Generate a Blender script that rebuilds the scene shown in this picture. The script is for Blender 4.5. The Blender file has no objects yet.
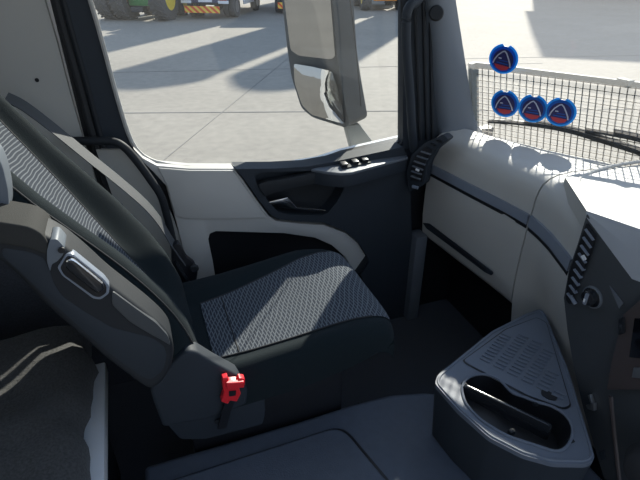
import bpy, bmesh, math, random
from mathutils import Vector, Matrix
from mathutils.geometry import tessellate_polygon
random.seed(7)
SC = bpy.context.scene
COL = SC.collection
R = math.radians

# ------------------------------------------------------------------ camera, sky, sun, exposure
FOC, PIT, YAW, EYE = 500.0, R(30), R(20), Vector((0, 0, 1.57))
cam_d = bpy.data.cameras.new('camera')
cam_d.sensor_width = 36.0
cam_d.lens = FOC / 640 * 36
cam_d.clip_start, cam_d.clip_end = 0.02, 500
cam = bpy.data.objects.new('camera', cam_d)
COL.objects.link(cam)
cam.location = EYE
cam.rotation_euler = (R(90) - PIT, 0, -YAW)
SC.camera = cam

world = bpy.data.worlds.new('sky')
SC.world = world
world.use_nodes = True
wt = world.node_tree
wt.nodes.clear()
w_out = wt.nodes.new('ShaderNodeOutputWorld')
w_bg = wt.nodes.new('ShaderNodeBackground')
w_tc = wt.nodes.new('ShaderNodeTexCoord')
w_sep = wt.nodes.new('ShaderNodeSeparateXYZ')
w_ramp = wt.nodes.new('ShaderNodeValToRGB')
wt.links.new(w_tc.outputs['Generated'], w_sep.inputs[0])
wt.links.new(w_sep.outputs['Z'], w_ramp.inputs[0])
wt.links.new(w_ramp.outputs[0], w_bg.inputs[0])
wt.links.new(w_bg.outputs[0], w_out.inputs[0])
w_ramp.color_ramp.elements[0].position = 0.0
w_ramp.color_ramp.elements[0].color = (0.78, 0.88, 1.0, 1)
w_ramp.color_ramp.elements[1].position = 0.7
w_ramp.color_ramp.elements[1].color = (0.42, 0.62, 1.0, 1)
w_bg.inputs[1].default_value = 1.0

SUN_AZ, SUN_EL = R(40), R(31)          # azimuth from +Y towards +X
sun_d = bpy.data.lights.new('sun', 'SUN')
sun_d.energy = 7.8
sun_d.angle = R(0.6)
sun_d.color = (1.0, 0.95, 0.85)
sun = bpy.data.objects.new('sun', sun_d)
COL.objects.link(sun)
sun_dir = Vector((math.sin(SUN_AZ) * math.cos(SUN_EL), math.cos(SUN_AZ) * math.cos(SUN_EL), math.sin(SUN_EL)))
sun.rotation_euler = sun_dir.to_track_quat('Z', 'Y').to_euler()
sun.location = (6, 8, 9)

SC.view_settings.view_transform = 'Standard'
SC.view_settings.look = 'None'
SC.view_settings.gamma = 1.0
SC.view_settings.use_curve_mapping = False
SC.view_settings.exposure = 0.08

# ------------------------------------------------------------------ measuring helpers
def ray(px, py):
    x, u = (px - 320) / FOC, -(py - 240) / FOC
    f = math.cos(PIT) + math.sin(PIT) * u
    return Vector((x * math.cos(YAW) + f * math.sin(YAW), f * math.cos(YAW) - x * math.sin(YAW),
                   -math.sin(PIT) + math.cos(PIT) * u))
def at(px, py, X=None, Y=None, Z=None, P=None, N=None):
    """the point of a real plane of the cab that the photograph shows at this pixel"""
    d = ray(px, py)
    if X is not None: t = (X - EYE.x) / d.x
    elif Y is not None: t = (Y - EYE.y) / d.y
    elif Z is not None: t = (Z - EYE.z) / d.z
    else: t = (Vector(P) - EYE).dot(Vector(N)) / d.dot(Vector(N))
    return EYE + d * t
def ats(pts, **k): return [at(x, y, **k) for x, y in pts]

# ------------------------------------------------------------------ materials
def mat(name, col, rough=0.5, metal=0.0, bump=0.0, bscale=200.0, var=0.0, vscale=6.0, spec=0.5, sheen=0.0, coat=0.0):
    m = bpy.data.materials.new(name)
    m.use_nodes = True
    nt = m.node_tree
    b = nt.nodes['Principled BSDF']
    b.inputs['Base Color'].default_value = (*col, 1)
    b.inputs['Roughness'].default_value = rough
    b.inputs['Metallic'].default_value = metal
    b.inputs['Specular IOR Level'].default_value = spec
    if sheen:
        b.inputs['Sheen Weight'].default_value = sheen
        b.inputs['Sheen Roughness'].default_value = 0.6
    if coat: b.inputs['Coat Weight'].default_value = coat
    tc = nt.nodes.new('ShaderNodeTexCoord')
    if var:
        n = nt.nodes.new('ShaderNodeTexNoise'); n.inputs['Scale'].default_value = vscale; n.inputs['Detail'].default_value = 6
        nt.links.new(tc.outputs['Object'], n.inputs['Vector'])
        mx = nt.nodes.new('ShaderNodeMix'); mx.data_type = 'RGBA'
        mx.inputs['A'].default_value = (*[c * (1 - var) for c in col], 1)
        mx.inputs['B'].default_value = (*[min(1, c * (1 + var)) for c in col], 1)
        nt.links.new(n.outputs['Fac'], mx.inputs['Factor'])
        nt.links.new(mx.outputs['Result'], b.inputs['Base Color'])
    if bump:
        n2 = nt.nodes.new('ShaderNodeTexNoise'); n2.inputs['Scale'].default_value = bscale; n2.inputs['Detail'].default_value = 3
        nt.links.new(tc.outputs['Object'], n2.inputs['Vector'])
        bp = nt.nodes.new('ShaderNodeBump'); bp.inputs['Strength'].default_value = bump; bp.inputs['Distance'].default_value = 0.002
        nt.links.new(n2.outputs['Fac'], bp.inputs['Height'])
        nt.links.new(bp.outputs['Normal'], b.inputs['Normal'])
    return m

M = {}
M['beige'] = mat('beige_plastic', (0.48, 0.468, 0.438), 0.55, bump=0.15, bscale=500)
M['dash'] = mat('grey_beige_plastic', (0.47, 0.46, 0.43), 0.5, bump=0.2, bscale=450)
M['pillar_grey'] = mat('warm_grey_plastic', (0.44, 0.43, 0.395), 0.6, bump=0.15, bscale=500)
M['dark'] = mat('dark_plastic', (0.027, 0.034, 0.043), 0.6, bump=0.15, bscale=500, spec=0.3)
M['dark2'] = mat('dark_grey_plastic', (0.020, 0.023, 0.027), 0.6, bump=0.15, bscale=500, spec=0.3)
M['dark3'] = mat('console_plastic', (0.055, 0.061, 0.067), 0.5, bump=0.15, bscale=500)
M['mid'] = mat('mid_grey_plastic', (0.13, 0.145, 0.165), 0.45, bump=0.2, bscale=450)
M['slope'] = mat('padded_grey_plastic', (0.42, 0.44, 0.47), 0.5, bump=0.2, bscale=450)
M['apillar'] = mat('slate_plastic', (0.13, 0.15, 0.175), 0.5, bump=0.1, bscale=500)
M['trim'] = mat('satin_blue_grey_trim', (0.22, 0.25, 0.30), 0.35)
M['black'] = mat('black_plastic', (0.012, 0.013, 0.016), 0.4)
M['gloss'] = mat('gloss_black', (0.02, 0.022, 0.026), 0.18, coat=0.3)
M['rubber'] = mat('black_rubber', (0.018, 0.019, 0.021), 0.75)
M['chrome'] = mat('chrome', (0.75, 0.77, 0.8), 0.15, 1.0)
M['steel'] = mat('grey_steel', (0.35, 0.36, 0.37), 0.4, 0.8)
M['fabric'] = mat('charcoal_fabric', (0.0085, 0.0145, 0.0175), 0.9, bump=0.5, bscale=700, var=0.25, vscale=300, spec=0.12, sheen=0.04)
M['carpet'] = mat('black_carpet', (0.07, 0.076, 0.09), 0.95, bump=0.9, bscale=350, var=0.5, vscale=250, spec=0.1, sheen=0.1)
M['bunk'] = mat('charcoal_mattress_cloth', (0.075, 0.075, 0.074), 0.95, bump=1.0, bscale=160, var=0.75, vscale=170, spec=0.1, sheen=0.1)
M['pad'] = mat('warm_dark_grey_pad', (0.040, 0.040, 0.038), 0.8, bump=0.3, bscale=500, spec=0.2)
M['webbing'] = mat('belt_webbing', (0.075, 0.08, 0.085), 0.7, bump=0.3, bscale=600)
M['mat'] = mat('rubber_mat', (0.078, 0.092, 0.118), 0.55, bump=0.5, bscale=260, var=0.15, vscale=40)
M['tray'] = mat('blue_grey_tray', (0.125, 0.145, 0.18), 0.5, bump=0.2, bscale=500)
M['red'] = mat('red_plastic', (0.75, 0.02, 0.03), 0.35)
M['white'] = mat('white_paint', (0.78, 0.79, 0.8), 0.35)
M['brown'] = mat('dark_brown_plastic', (0.075, 0.06, 0.058), 0.4)
M['screen'] = mat('dark_screen', (0.006, 0.007, 0.01), 0.1)
M['mirror'] = mat('mirror_glass', (0.42, 0.42, 0.41), 0.03, 1.0)
M['dirty'] = mat('dusty_black_plastic', (0.055, 0.062, 0.066), 0.6, var=0.2, vscale=60)
M['wire'] = mat('weathered_wire', (0.13, 0.115, 0.09), 0.6)
M['frame_grey'] = mat('galvanised_frame', (0.20, 0.21, 0.20), 0.6)
M['tyre'] = mat('dusty_tyre', (0.085, 0.085, 0.085), 0.9, var=0.3, vscale=8)
M['green'] = mat('green_paint', (0.05, 0.26, 0.07), 0.45, var=0.2)
M['yellow'] = mat('yellow_paint', (0.85, 0.62, 0.05), 0.45)
M['navy'] = mat('navy_paint', (0.03, 0.04, 0.10), 0.4)
M['tail'] = mat('red_lens', (0.55, 0.03, 0.03), 0.3)
M['orange'] = mat('orange_paint', (0.9, 0.25, 0.03), 0.5)
M['corrugated'] = mat('grey_cladding', (0.32, 0.33, 0.34), 0.6)
M['stk_blue'] = mat('bright_blue_plastic', (0.01, 0.24, 0.85), 0.35)
M['stk_ring'] = mat('royal_blue_plastic', (0.012, 0.10, 0.58), 0.35)
M['stk_navy'] = mat('navy_print', (0.03, 0.03, 0.13), 0.4)
M['stk_red'] = mat('red_print', (0.50, 0.05, 0.07), 0.4)
M['stk_white'] = mat('pale_print', (0.55, 0.58, 0.68), 0.4)

for k_, c_ in (('stk_blue', (0.03, 0.42, 0.90)), ('stk_ring', (0.012, 0.13, 0.55))):
    n_ = M[k_].node_tree; o_ = n_.nodes['Material Output']; b_ = n_.nodes['Principled BSDF']
    b_.inputs['Base Color'].default_value = (*c_, 1)
    t_ = n_.nodes.new('ShaderNodeBsdfTranslucent'); t_.inputs[0].default_value = (*c_, 1)
    x_ = n_.nodes.new('ShaderNodeMixShader'); x_.inputs[0].default_value = 0.3
    n_.links.new(b_.outputs[0], x_.inputs[1]); n_.links.new(t_.outputs[0], x_.inputs[2]); n_.links.new(x_.outputs[0], o_.inputs[0])

def glass_mat(name, tint, dust, dcol=(0.9, 0.88, 0.84)):
    m = bpy.data.materials.new(name); m.use_nodes = True
    nt = m.node_tree; nt.nodes.clear()
    out = nt.nodes.new('ShaderNodeOutputMaterial')
    tr = nt.nodes.new('ShaderNodeBsdfTransparent'); tr.inputs[0].default_value = (*tint, 1)
    gl = nt.nodes.new('ShaderNodeBsdfGlossy'); gl.inputs['Roughness'].default_value = 0.02
    lw = nt.nodes.new('ShaderNodeLayerWeight'); lw.inputs[0].default_value = 0.5
    pw = nt.nodes.new('ShaderNodeMath'); pw.operation = 'POWER'; pw.inputs[1].default_value = 5.0
    nt.links.new(lw.outputs['Facing'], pw.inputs[0])
    fr = nt.nodes.new('ShaderNodeMath'); fr.operation = 'MULTIPLY_ADD'; fr.inputs[1].default_value = 0.9; fr.inputs[2].default_value = 0.02
    nt.links.new(pw.outputs[0], fr.inputs[0])
    mx = nt.nodes.new('ShaderNodeMixShader')
    nt.links.new(fr.outputs[0], mx.inputs[0]); nt.links.new(tr.outputs[0], mx.inputs[1]); nt.links.new(gl.outputs[0], mx.inputs[2])
    tl = nt.nodes.new('ShaderNodeBsdfTranslucent'); tl.inputs[0].default_value = (*dcol, 1)
    mx2 = nt.nodes.new('ShaderNodeMixShader'); mx2.inputs[0].default_value = dust
    nt.links.new(mx.outputs[0], mx2.inputs[1]); nt.links.new(tl.outputs[0], mx2.inputs[2])
    nt.links.new(mx2.outputs[0], out.inputs[0])
    return m
M['glass'] = glass_mat('side_glass', (0.97, 0.985, 0.98), 0.01)
M['wglass'] = glass_mat('dusty_windscreen_glass', (0.96, 0.98, 0.97), 0.10)

def insert_mat(name, scale, net):
    m = mat(name, (0.05, 0.06, 0.075), 0.9, spec=0.15, sheen=0.1)
    nt = m.node_tree; b = nt.nodes['Principled BSDF']
    uv = nt.nodes.new('ShaderNodeUVMap')
    def lines(rot, sc, dist, dsc, lo):
        mp = nt.nodes.new('ShaderNodeMapping'); mp.inputs['Rotation'].default_value[2] = rot
        w = nt.nodes.new('ShaderNodeTexWave'); w.wave_type = 'BANDS'; w.bands_direction = 'Y'
        w.inputs['Scale'].default_value = sc; w.inputs['Distortion'].default_value = dist
        w.inputs['Detail'].default_value = 0.5; w.inputs['Detail Scale'].default_value = dsc
        r = nt.nodes.new('ShaderNodeValToRGB'); r.color_ramp.elements[0].position = lo; r.color_ramp.elements[1].position = min(1, lo + 0.22)
        nt.links.new(uv.outputs[0], mp.inputs[0]); nt.links.new(mp.outputs[0], w.inputs[0]); nt.links.new(w.outputs['Fac'], r.inputs[0])
        return r.outputs[0]
    a = lines(0.12, scale, 3.2, 0.5, 0.68)
    fac = a
    if net:
        c = lines(-0.45, scale * 0.6, 3.0, 0.6, 0.80)
        ad = nt.nodes.new('ShaderNodeMath'); ad.operation = 'MAXIMUM'
        nt.links.new(a, ad.inputs[0]); nt.links.new(c, ad.inputs[1]); fac = ad.outputs[0]
    mx = nt.nodes.new('ShaderNodeMix'); mx.data_type = 'RGBA'
    mx.inputs['A'].default_value = (0.020, 0.027, 0.040, 1); mx.inputs['B'].default_value = (0.125, 0.14, 0.155, 1)
    nt.links.new(fac, mx.inputs['Factor']); nt.links.new(mx.outputs['Result'], b.inputs['Base Color'])
    bp = nt.nodes.new('ShaderNodeBump'); bp.inputs['Strength'].default_value = 0.35; bp.inputs['Distance'].default_value = 0.002
    nt.links.new(fac, bp.inputs['Height']); nt.links.new(bp.outputs['Normal'], b.inputs['Normal'])
    return m
M['ins_back'] = insert_mat('wavy_line_fabric', 36.0, False)
M['ins_cush'] = insert_mat('netted_line_fabric', 36.0, True)

# ------------------------------------------------------------------ geometry helpers
def finish(name, bm, m, parent=None, sharp=38, smooth=True):
    bmesh.ops.remove_doubles(bm, verts=bm.verts, dist=1e-6)
    bmesh.ops.recalc_face_normals(bm, faces=bm.faces)
    me = bpy.data.meshes.new(name)
    bm.to_mesh(me); bm.free()
    if smooth:
        me.polygons.foreach_set('use_smooth', [True] * len(me.polygons))
        me.set_sharp_from_angle(angle=R(sharp))
    me.materials.append(M[m] if isinstance(m, str) else m)
    o = bpy.data.objects.new(name, me)
    COL.objects.link(o)
    if parent is not None:
        o.parent = parent
        if parent.type == 'EMPTY':
            o.matrix_parent_inverse = Matrix.Translation(-parent.location) if parent.rotation_euler.z == 0 else Matrix.Identity(4)
    return o
def thing(name, label, cat, loc=(0, 0, 0), group=None):
    o = bpy.data.objects.new(name, None); COL.objects.link(o)
    o.empty_display_size = 0.1
    o.location = loc
    o['label'] = label; o['category'] = cat
    if group: o['group'] = group
    return o
def setting(o, label=None):
    o['kind'] = 'structure'
    if label: o['label'] = label
    return o
def shell(name, loc=(0, 0, 0)):
    o = bpy.data.objects.new(name, None); COL.objects.link(o); o.location = loc
    o['kind'] = 'structure'
    return o
def tag(o, label, cat, group=None):
    o['label'] = label; o['category'] = cat
    if group: o['group'] = group
    return o
def bevel(bm, w, seg=2, ang=35):
    if w <= 0: return
    es = [e for e in bm.edges if len(e.link_faces) == 2 and e.calc_face_angle(0) > R(ang)]
    if es: bmesh.ops.bevel(bm, geom=es, offset=w, segments=seg, affect='EDGES', profile=0.6, clamp_overlap=True)
def prism(outer, ext, holes=(), bw=0.0, bm=None, seg=2):
    """solid from a planar outline (with holes) pushed along ext"""
    new = bm is None
    b = bmesh.new()
    ext = Vector(ext)
    loops = [list(map(Vector, outer))] + [list(map(Vector, h)) for h in holes]
    flat = [v for l in loops for v in l]
    f = [b.verts.new(v) for v in flat]; k = [b.verts.new(v + ext) for v in flat]
    if holes:
        for t in tessellate_polygon(loops):
            try: b.faces.new([f[i] for i in t]); b.faces.new([k[i] for i in reversed(t)])
            except ValueError: pass
    else:
        b.faces.new(f); b.faces.new(list(reversed(k)))
    i0 = 0
    for l in loops:
        n = len(l)
        for i in range(n):
            a, c = i0 + i, i0 + (i + 1) % n
            b.faces.new([f[a], f[c], k[c], k[a]])
        i0 += n
    bmesh.ops.recalc_face_normals(b, faces=b.faces)
    bevel(b, bw, seg)
    if new: return b
    me = bpy.data.meshes.new('t'); b.to_mesh(me); b.free(); bm.from_mesh(me); bpy.data.meshes.remove(me)
    return bm
def box(lo, hi, bw=0.0, bm=None, seg=2):
    (x0, y0, z0), (x1, y1, z1) = lo, hi
    return prism([(x0, y0, z0), (x1, y0, z0), (x1, y1, z0), (x0, y1, z0)], (0, 0, z1 - z0), bw=bw, bm=bm, seg=seg)
def add_bm(dst, src, mtx=None):
    me = bpy.data.meshes.new('t'); src.to_mesh(me); src.free()
    if mtx is not None: me.transform(mtx)
    dst.from_mesh(me); bpy.data.meshes.remove(me)
def smooth_path(pts, n=6):
    pts = [Vector(p) for p in pts]
    out = []
    for i in range(len(pts) - 1):
        p0, p1, p2, p3 = pts[max(i - 1, 0)], pts[i], pts[i + 1], pts[min(i + 2, len(pts) - 1)]
        for k in range(n):
            t = k / n
            out.append(0.5 * ((2 * p1) + (p2 - p0) * t + (2 * p0 - 5 * p1 + 4 * p2 - p3) * t * t + (3 * p1 - p0 - 3 * p2 + p3) * t ** 3))
    out.append(pts[-1])
    return out
def tube(pts, r, sides=10, bm=None, n=6, smooth=True, flat=None, up=(0, 0, 1)):
    """swept round (or flat = (w, h) rectangular) bar along a path"""
    b = bm or bmesh.new()
    P = smooth_path(pts, n) if smooth else [Vector(p) for p in pts]
    rings = []
    ref = Vector(up)
    for i, p in enumerate(P):
        t = (P[min(i + 1, len(P) - 1)] - P[max(i - 1, 0)]).normalized()
        s = t.cross(ref)
        if s.length < 1e-3: s = t.cross(Vector((1, 0, 0)))
        s.normalize(); u = s.cross(t).normalized()
        if flat:
            w, h = flat
            cs = [(-w, -h), (w, -h), (w, h), (-w, h)]
        else:
            rr = r[i * len(r) // len(P)] if isinstance(r, (list, tuple)) else r
            cs = [(rr * math.cos(2 * math.pi * k / sides), rr * math.sin(2 * math.pi * k / sides)) for k in range(sides)]
        rings.append([b.verts.new(p + s * x + u * y) for x, y in cs])
    for a, c in zip(rings, rings[1:]):
        m = len(a)
        for k in range(m):
            b.faces.new([a[k], a[(k + 1) % m], c[(k + 1) % m], c[k]])
    b.faces.new(list(reversed(rings[0]))); b.faces.new(rings[-1])
    return b
def lathe(prof, axis_o, axis_d, sides=32, bm=None, closed=False):
    """prof = (radius, along-axis) points"""
    b = bm or bmesh.new()
    d = Vector(axis_d).normalized(); o = Vector(axis_o)
    s = d.cross(Vector((0, 0, 1)))
    if s.length < 1e-3: s = Vector((1, 0, 0))
    s.normalize(); u = d.cross(s)
    rings = []
    for r, h in prof:
        rings.append([b.verts.new(o + d * h + (s * math.cos(2 * math.pi * k / sides) + u * math.sin(2 * math.pi * k / sides)) * max(r, 1e-5)) for k in range(sides)])
    prs = list(zip(rings, rings[1:]))
    if closed: prs.append((rings[-1], rings[0]))
    for a, c in prs:
        for k in range(sides):
            b.faces.new([a[k], a[(k + 1) % sides], c[(k + 1) % sides], c[k]])
    if not closed:
        b.faces.new(rings[0]); b.faces.new(rings[-1])
    return b
def loft(rows, close_rows=False, bm=None, caps=False):
    b = bm or bmesh.new()
    V = [[b.verts.new(p) for p in r] for r in rows]
    for a, c in zip(V, V[1:]):
        n = len(a)
        for k in range(n if close_rows else n - 1):
            try: b.faces.new([a[k], a[(k + 1) % n], c[(k + 1) % n], c[k]])
            except ValueError: pass
    if caps:
        b.faces.new(V[0]); b.faces.new(V[-1])
    return b
def rounded(pts, r, n=4):
    """round the corners of a planar outline"""
    pts = [Vector(p) for p in pts]; out = []
    for i, p in enumerate(pts):
        a, c = pts[i - 1], pts[(i + 1) % len(pts)]
        rr = min(r, (a - p).length * 0.45, (c - p).length * 0.45)
        s, e = p + (a - p).normalized() * rr, p + (c - p).normalized() * rr
        for k in range(n + 1):
            t = k / n
            out.append(s * (1 - t) ** 2 + p * 2 * t * (1 - t) + e * t * t)
    return out
def lerp(a, b, t): return a + (b - a) * t
def interp(tab, x):
    if x <= tab[0][0]: return tab[0][1]
    for (x0, y0), (x1, y1) in zip(tab, tab[1:]):
        if x <= x1: return y0 + (y1 - y0) * (x - x0) / (x1 - x0)
    return tab[-1][1]

# ------------------------------------------------------------------ the cab shell
DY = 1.75                                   # inner face of the cab's left side
fl = finish('floor', box((-0.95, -0.95, -0.06), (1.5, 1.79, 0.0)), 'carpet'); setting(fl, 'black cab floor')
ce = finish('ceiling', prism([(-1.0, -0.95, 2.08), (1.32, -0.95, 2.08), (1.32, 1.85, 2.08), (-1.0, 1.85, 2.08)], (0, 0, 0.06), holes=[[(-0.45, -0.15, 2.08), (0.55, -0.15, 2.08), (0.55, 0.95, 2.08), (-0.45, 0.95, 2.08)]]), 'beige')  # hatch opening added out of view to let skylight fill the cab
w3 = finish('added_hatch', box((-0.45, -0.15, 2.12), (0.55, 0.95, 2.124)), 'glass'); setting(w3, 'roof hatch glass added to let skylight in'); setting(ce)
wr = finish('wall_rear', box((-1.0, -0.95, -0.06), (-0.95, 1.85, 2.02)), 'pillar_grey'); setting(wr)
wf = finish('wall_front', box((1.34, -0.95, -0.06), (1.40, 1.80, 0.86)), 'black'); setting(wf)

# side wall behind the door: warm grey panel, seals, white outer skin
wl = shell('wall_left', (-0.55, DY, 0))
pan = ats([(-45, -60), (27, -60), (45, 0), (58, 45), (70, 92), (84, 141), (96, 180), (118, 260)], Y=DY)
pan = [Vector((-0.95, DY, 2.02))] + [Vector((pan[1].x, DY, 2.02))] + pan[2:] + [Vector((pan[-1].x, DY, 0.0)), Vector((-0.95, DY, 0.0))]
finish('side_panel', prism(pan, (0, 0.03, 0), bw=0.004), 'pillar_grey', wl)
finish('outer_skin', box((-1.05, 1.80, -0.3), (-0.15, 1.86, 2.06)), 'white', wl)
finish('seal_strip', tube(ats([(50, -20), (63, 30), (78, 82), (93, 138), (108, 190)], Y=DY - 0.004), 0.012, 8, n=3), 'rubber', wl)
finish('seal_strip', tube(ats([(58, -20), (71, 30), (86, 82), (101, 138), (116, 190)], Y=DY + 0.004), 0.010, 8, n=3), 'dark2', wl)
finish('pillar_backing', prism(ats([(40, -40), (84, -40), (98, 60), (122, 140), (150, 200), (100, 200)], Y=DY + 0.018), (0, 0.006, 0)), 'black', wl)
h = at(37, 80, Y=DY)
finish('screw_hole', lathe([(0.006, -0.002), (0.006, 0.004)], h, (0, 1, 0), 12), 'black', wl)
# floor of the wall behind the seat, brown-grey, seen between seat belt and grab bar
low = ats([(96, 150), (127, 150), (146, 170), (172, 215), (200, 290), (150, 300)], Y=DY - 0.02)
finish('lower_panel', prism(low, (0, 0.015, 0)), 'pillar_grey', wl)
finish('carpet_trim', box((-0.93, 1.71, 0.0), (-0.11, 1.742, 0.80)), 'carpet', wl)

# ------------------------------------------------------------------ passenger door
door = shell('door_1', (0.45, DY, 0))
sillz = lambda x: interp([(-0.2, 0.905), (0.1, 0.87), (0.5, 0.845), (0.66, 0.85), (0.75, 0.87), (1.05, 0.90)], x)
core = [Vector((x, DY + 0.02, sillz(x) - 0.01)) for x in [-0.10 + 0.05 * k for k in range(24)]] + [Vector((1.05, DY + 0.02, -0.2)), Vector((-0.10, DY + 0.02, -0.2))]
finish('door_core', prism(core, (0, 0.05, 0)), 'black', door)
skin = [p + Vector((0, 0.05, 0)) for p in core]
finish('outer_skin', prism(skin, (0, 0.02, 0)), 'white', door)

# window frame (ring) with rounded corners, traced on the door plane
inn = [(88, -2), (96, 25), (105, 58), (114, 92), (124, 125), (131, 143), (138, 153), (148, 160), (165, 165), (190, 168), (235, 169), (275, 168.5), (305, 167), (330, 162), (352, 156), (375, 152), (390, 149.5), (400, 145), (405, 136), (406, 118), (404, 60), (403, 0)]
I3 = ats(inn, Y=DY)
topz = 1.93
I3 = [Vector((I3[0].x - 0.05, DY, topz))] + I3 + [Vector((I3[-1].x - 0.03, DY, topz))]
O3 = [Vector((I3[0].x - 0.06, DY, 1.99)), Vector((-0.19, DY, 1.6)), *ats([(62, 0), (75, 40), (91, 92), (104, 138), (116, 170)], Y=DY), Vector((0.02, DY, 0.85)),
      Vector((0.3, DY, 0.80)), Vector((0.7, DY, 0.80)), Vector((1.10, DY, 0.83)), Vector((1.09, DY, 1.2)), Vector((1.0, DY, 1.99))]
finish('window_frame', prism(O3, (0, 0.014, 0), holes=[I3]), 'dark', door)
lip = [(89.5, -2), (97.5, 25), (106.5, 58), (115.5, 92), (125, 124), (132, 142), (139, 152), (149, 159.2), (165, 164), (190, 167), (235, 168)]
finish('frame_lip', tube(ats(lip, Y=DY - 0.003), 0.0075, 6, n=2), 'beige', door)
finish('window_seal', tube(ats([(150, 161), (190, 167.5), (235, 168.3), (275, 167.5), (305, 166), (330, 161), (352, 155), (375, 151), (390, 148.5), (400, 144), (404.5, 135), (405.5, 118), (403.5, 60), (402.5, 0)], Y=DY + 0.01), 0.006, 6, n=2), 'rubber', door)

# beige inner panel, wrapping round the map pocket
YB = 1.715
bp_ = [(133, 148), (143, 158), (157, 165.5), (190, 168.5), (234.5, 168.5), (244, 181), (257, 200), (269, 216), (276, 221), (300, 223.5), (324, 225), (346, 233),
       (358, 243), (366, 256), (357, 273), (350, 266), (345, 257), (332, 245.5), (315, 238), (284, 233.5), (216, 231.5), (210, 234), (208.5, 240), (213, 262), (219, 300), (212, 330),
       (196, 330), (186, 260), (176, 222), (166, 186), (153, 172), (138, 158)]
finish('beige_panel', prism(ats(bp_, Y=YB), (0, 0.06, 0), bw=0.006), 'beige', door)
# upper panel stands a little proud of the lower one
up_ = [(158, 168), (190, 170.5), (233, 170.5), (243, 184), (256, 203), (268, 218), (240, 219), (184, 219), (175, 215), (167, 186)]
finish('upper_pad', prism(ats(up_, Y=YB - 0.008), (0, 0.012, 0), bw=0.005), 'beige', door)
finish('map_pocket', prism(ats([(205, 228), (300, 230), (372, 262), (372, 340), (205, 330)], Y=1.765), (0, 0.01, 0)), 'black', door)
finish('panel_cap', prism(ats([(366, 255.5), (369, 259), (365, 270), (358, 275), (355, 271)], Y=YB - 0.004), (0, 0.05, 0), bw=0.003), 'dark2', door)

# dark front trim with the grab recess cut through it
YT = 1.70
tr_ = [(235.5, 169), (275, 168.5), (308, 166.5), (337, 161), (403, 147), (409, 160), (412, 235), (418, 330), (372, 340), (366, 290), (361, 275), (369, 262), (366, 254), (357, 241), (345, 231),
       (324, 222.5), (300, 221.5), (278, 219), (270.5, 214.5), (258, 199), (245, 180)]
hole = [(262, 172), (312, 171), (336, 176), (343.5, 182), (343.5, 190), (337, 202), (328, 213), (322, 215.5), (290, 215), (278, 212), (270, 204), (256, 182), (255, 176)]
finish('front_trim', prism(ats(tr_, Y=YT), (0, 0.075, 0), holes=[ats(hole, Y=YT)]), 'dark', door)
finish('recess_liner', prism(ats([(250, 165), (350, 168), (350, 215), (268, 218), (250, 190)], Y=1.768), (0, 0.008, 0)), 'dark2', door)
gb = finish('grab_bar', prism(ats([(259.5, 189), (258.5, 184.5), (268, 181.5), (290, 178), (315, 173), (330, 171.5), (343, 175), (343, 183), (335, 182), (318, 183.5), (295, 188), (275, 193), (265, 197)], Y=1.685), (0, 0.03, 0), bw=0.006), 'dark2', door)
lv = finish('door_lever', prism(ats([(268.5, 202), (288, 197.5), (292, 202), (297, 207.5), (326, 210), (325.5, 212), (297, 211), (272, 207)], Y=1.705), (0, 0.014, 0), bw=0.003), 'chrome', door)
lv['label'] = 'silver door lever'
# sill ledge at the front with the window switches
led = [at(311, 169, Z=0.85), at(326, 171.5, Z=0.85), at(341, 173, Z=0.85), at(352, 172, Z=0.85), at(391, 161.5, Z=0.85), at(408, 157, Z=0.85), at(402, 147, Z=0.85), at(389, 151, Z=0.85), at(337, 161, Z=0.85)]
finish('sill_ledge', prism(led, (0, 0, -0.012), bw=0.004), 'mid', door)  # paler than its front to paint in the sky's reflection
finish('ledge_front', prism([p + Vector((0, 0.004, -0.012)) for p in led], (0, 0, -0.05), bw=0.004), 'dark', door)
sw0 = finish('switch_plate', prism([p + Vector((0, 0, 0.002)) for p in ats([(339, 165), (342, 170), (371, 163.5), (367, 158.5)], Z=0.85)], (0, 0, 0.004), bw=0.002), 'dark2', door)
for (a, b_) in ((343.5, 165.3), (354.5, 162.8), (364, 160.8)):
    c = at(a, b_, Z=0.856)
    finish('window_switch', prism([c + Vector((-0.014, -0.018, 0)), c + Vector((0.012, -0.018, 0)), c + Vector((0.014, 0.016, 0)), c + Vector((-0.010, 0.016, 0))], (0, 0, 0.012), bw=0.004), 'black', sw0)
# side glass
w1 = finish('window_1', prism([p + Vector((0, 0.028, 0)) for p in O3[:3] + [Vector((0.0, DY, 0.86)), Vector((0.5, DY, 0.82)), Vector((1.05, DY, 0.84))] + O3[-2:]], (0, 0.001, 0)), 'glass')
setting(w1, 'clear side window of the passenger door')

# ------------------------------------------------------------------ A-pillar with grab handle
ap = shell('trim_1', (1.15, 1.72, 0.9))
def ring(z):   # pillar section at height z: door side, cab side, screen side
    k = -0.34 * (z - 0.92)
    return [Vector((1.00 + 0.25 * k, 1.80, z)), Vector((0.995 + 0.25 * k, 1.745, z)), Vector((1.05 + 0.45 * k, 1.728, z)), Vector((1.145 + 0.75 * k, 1.715, z))]
def ring2(z):
    k = -0.34 * (z - 0.92)
    fl_ = 0.05 * max(0, (1.0 - z) / 0.12) ** 2
    return [Vector((1.14 + 0.75 * k, 1.75, z)), Vector((1.155 + 0.75 * k - fl_ * 0.3, 1.705 - fl_ * 0.4, z)), Vector((1.20 + 0.9 * k, 1.685 - fl_ * 0.6, z)), Vector((1.27 + 1.0 * k + fl_, 1.69 - fl_ * 0.8, z)), Vector((1.325 + 1.05 * k + fl_, 1.715, z)), Vector((1.33 + 1.05 * k, 1.79, z))]
zs = [0.86, 0.89, 0.92, 0.95, 1.0, 1.1, 1.25, 1.5, 1.75, 2.02]
finish('inner_cover', loft([ring(z) + [Vector((ring(z)[-1].x, 1.80, z))] for z in zs], close_rows=True, caps=True), 'dark', ap)
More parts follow.
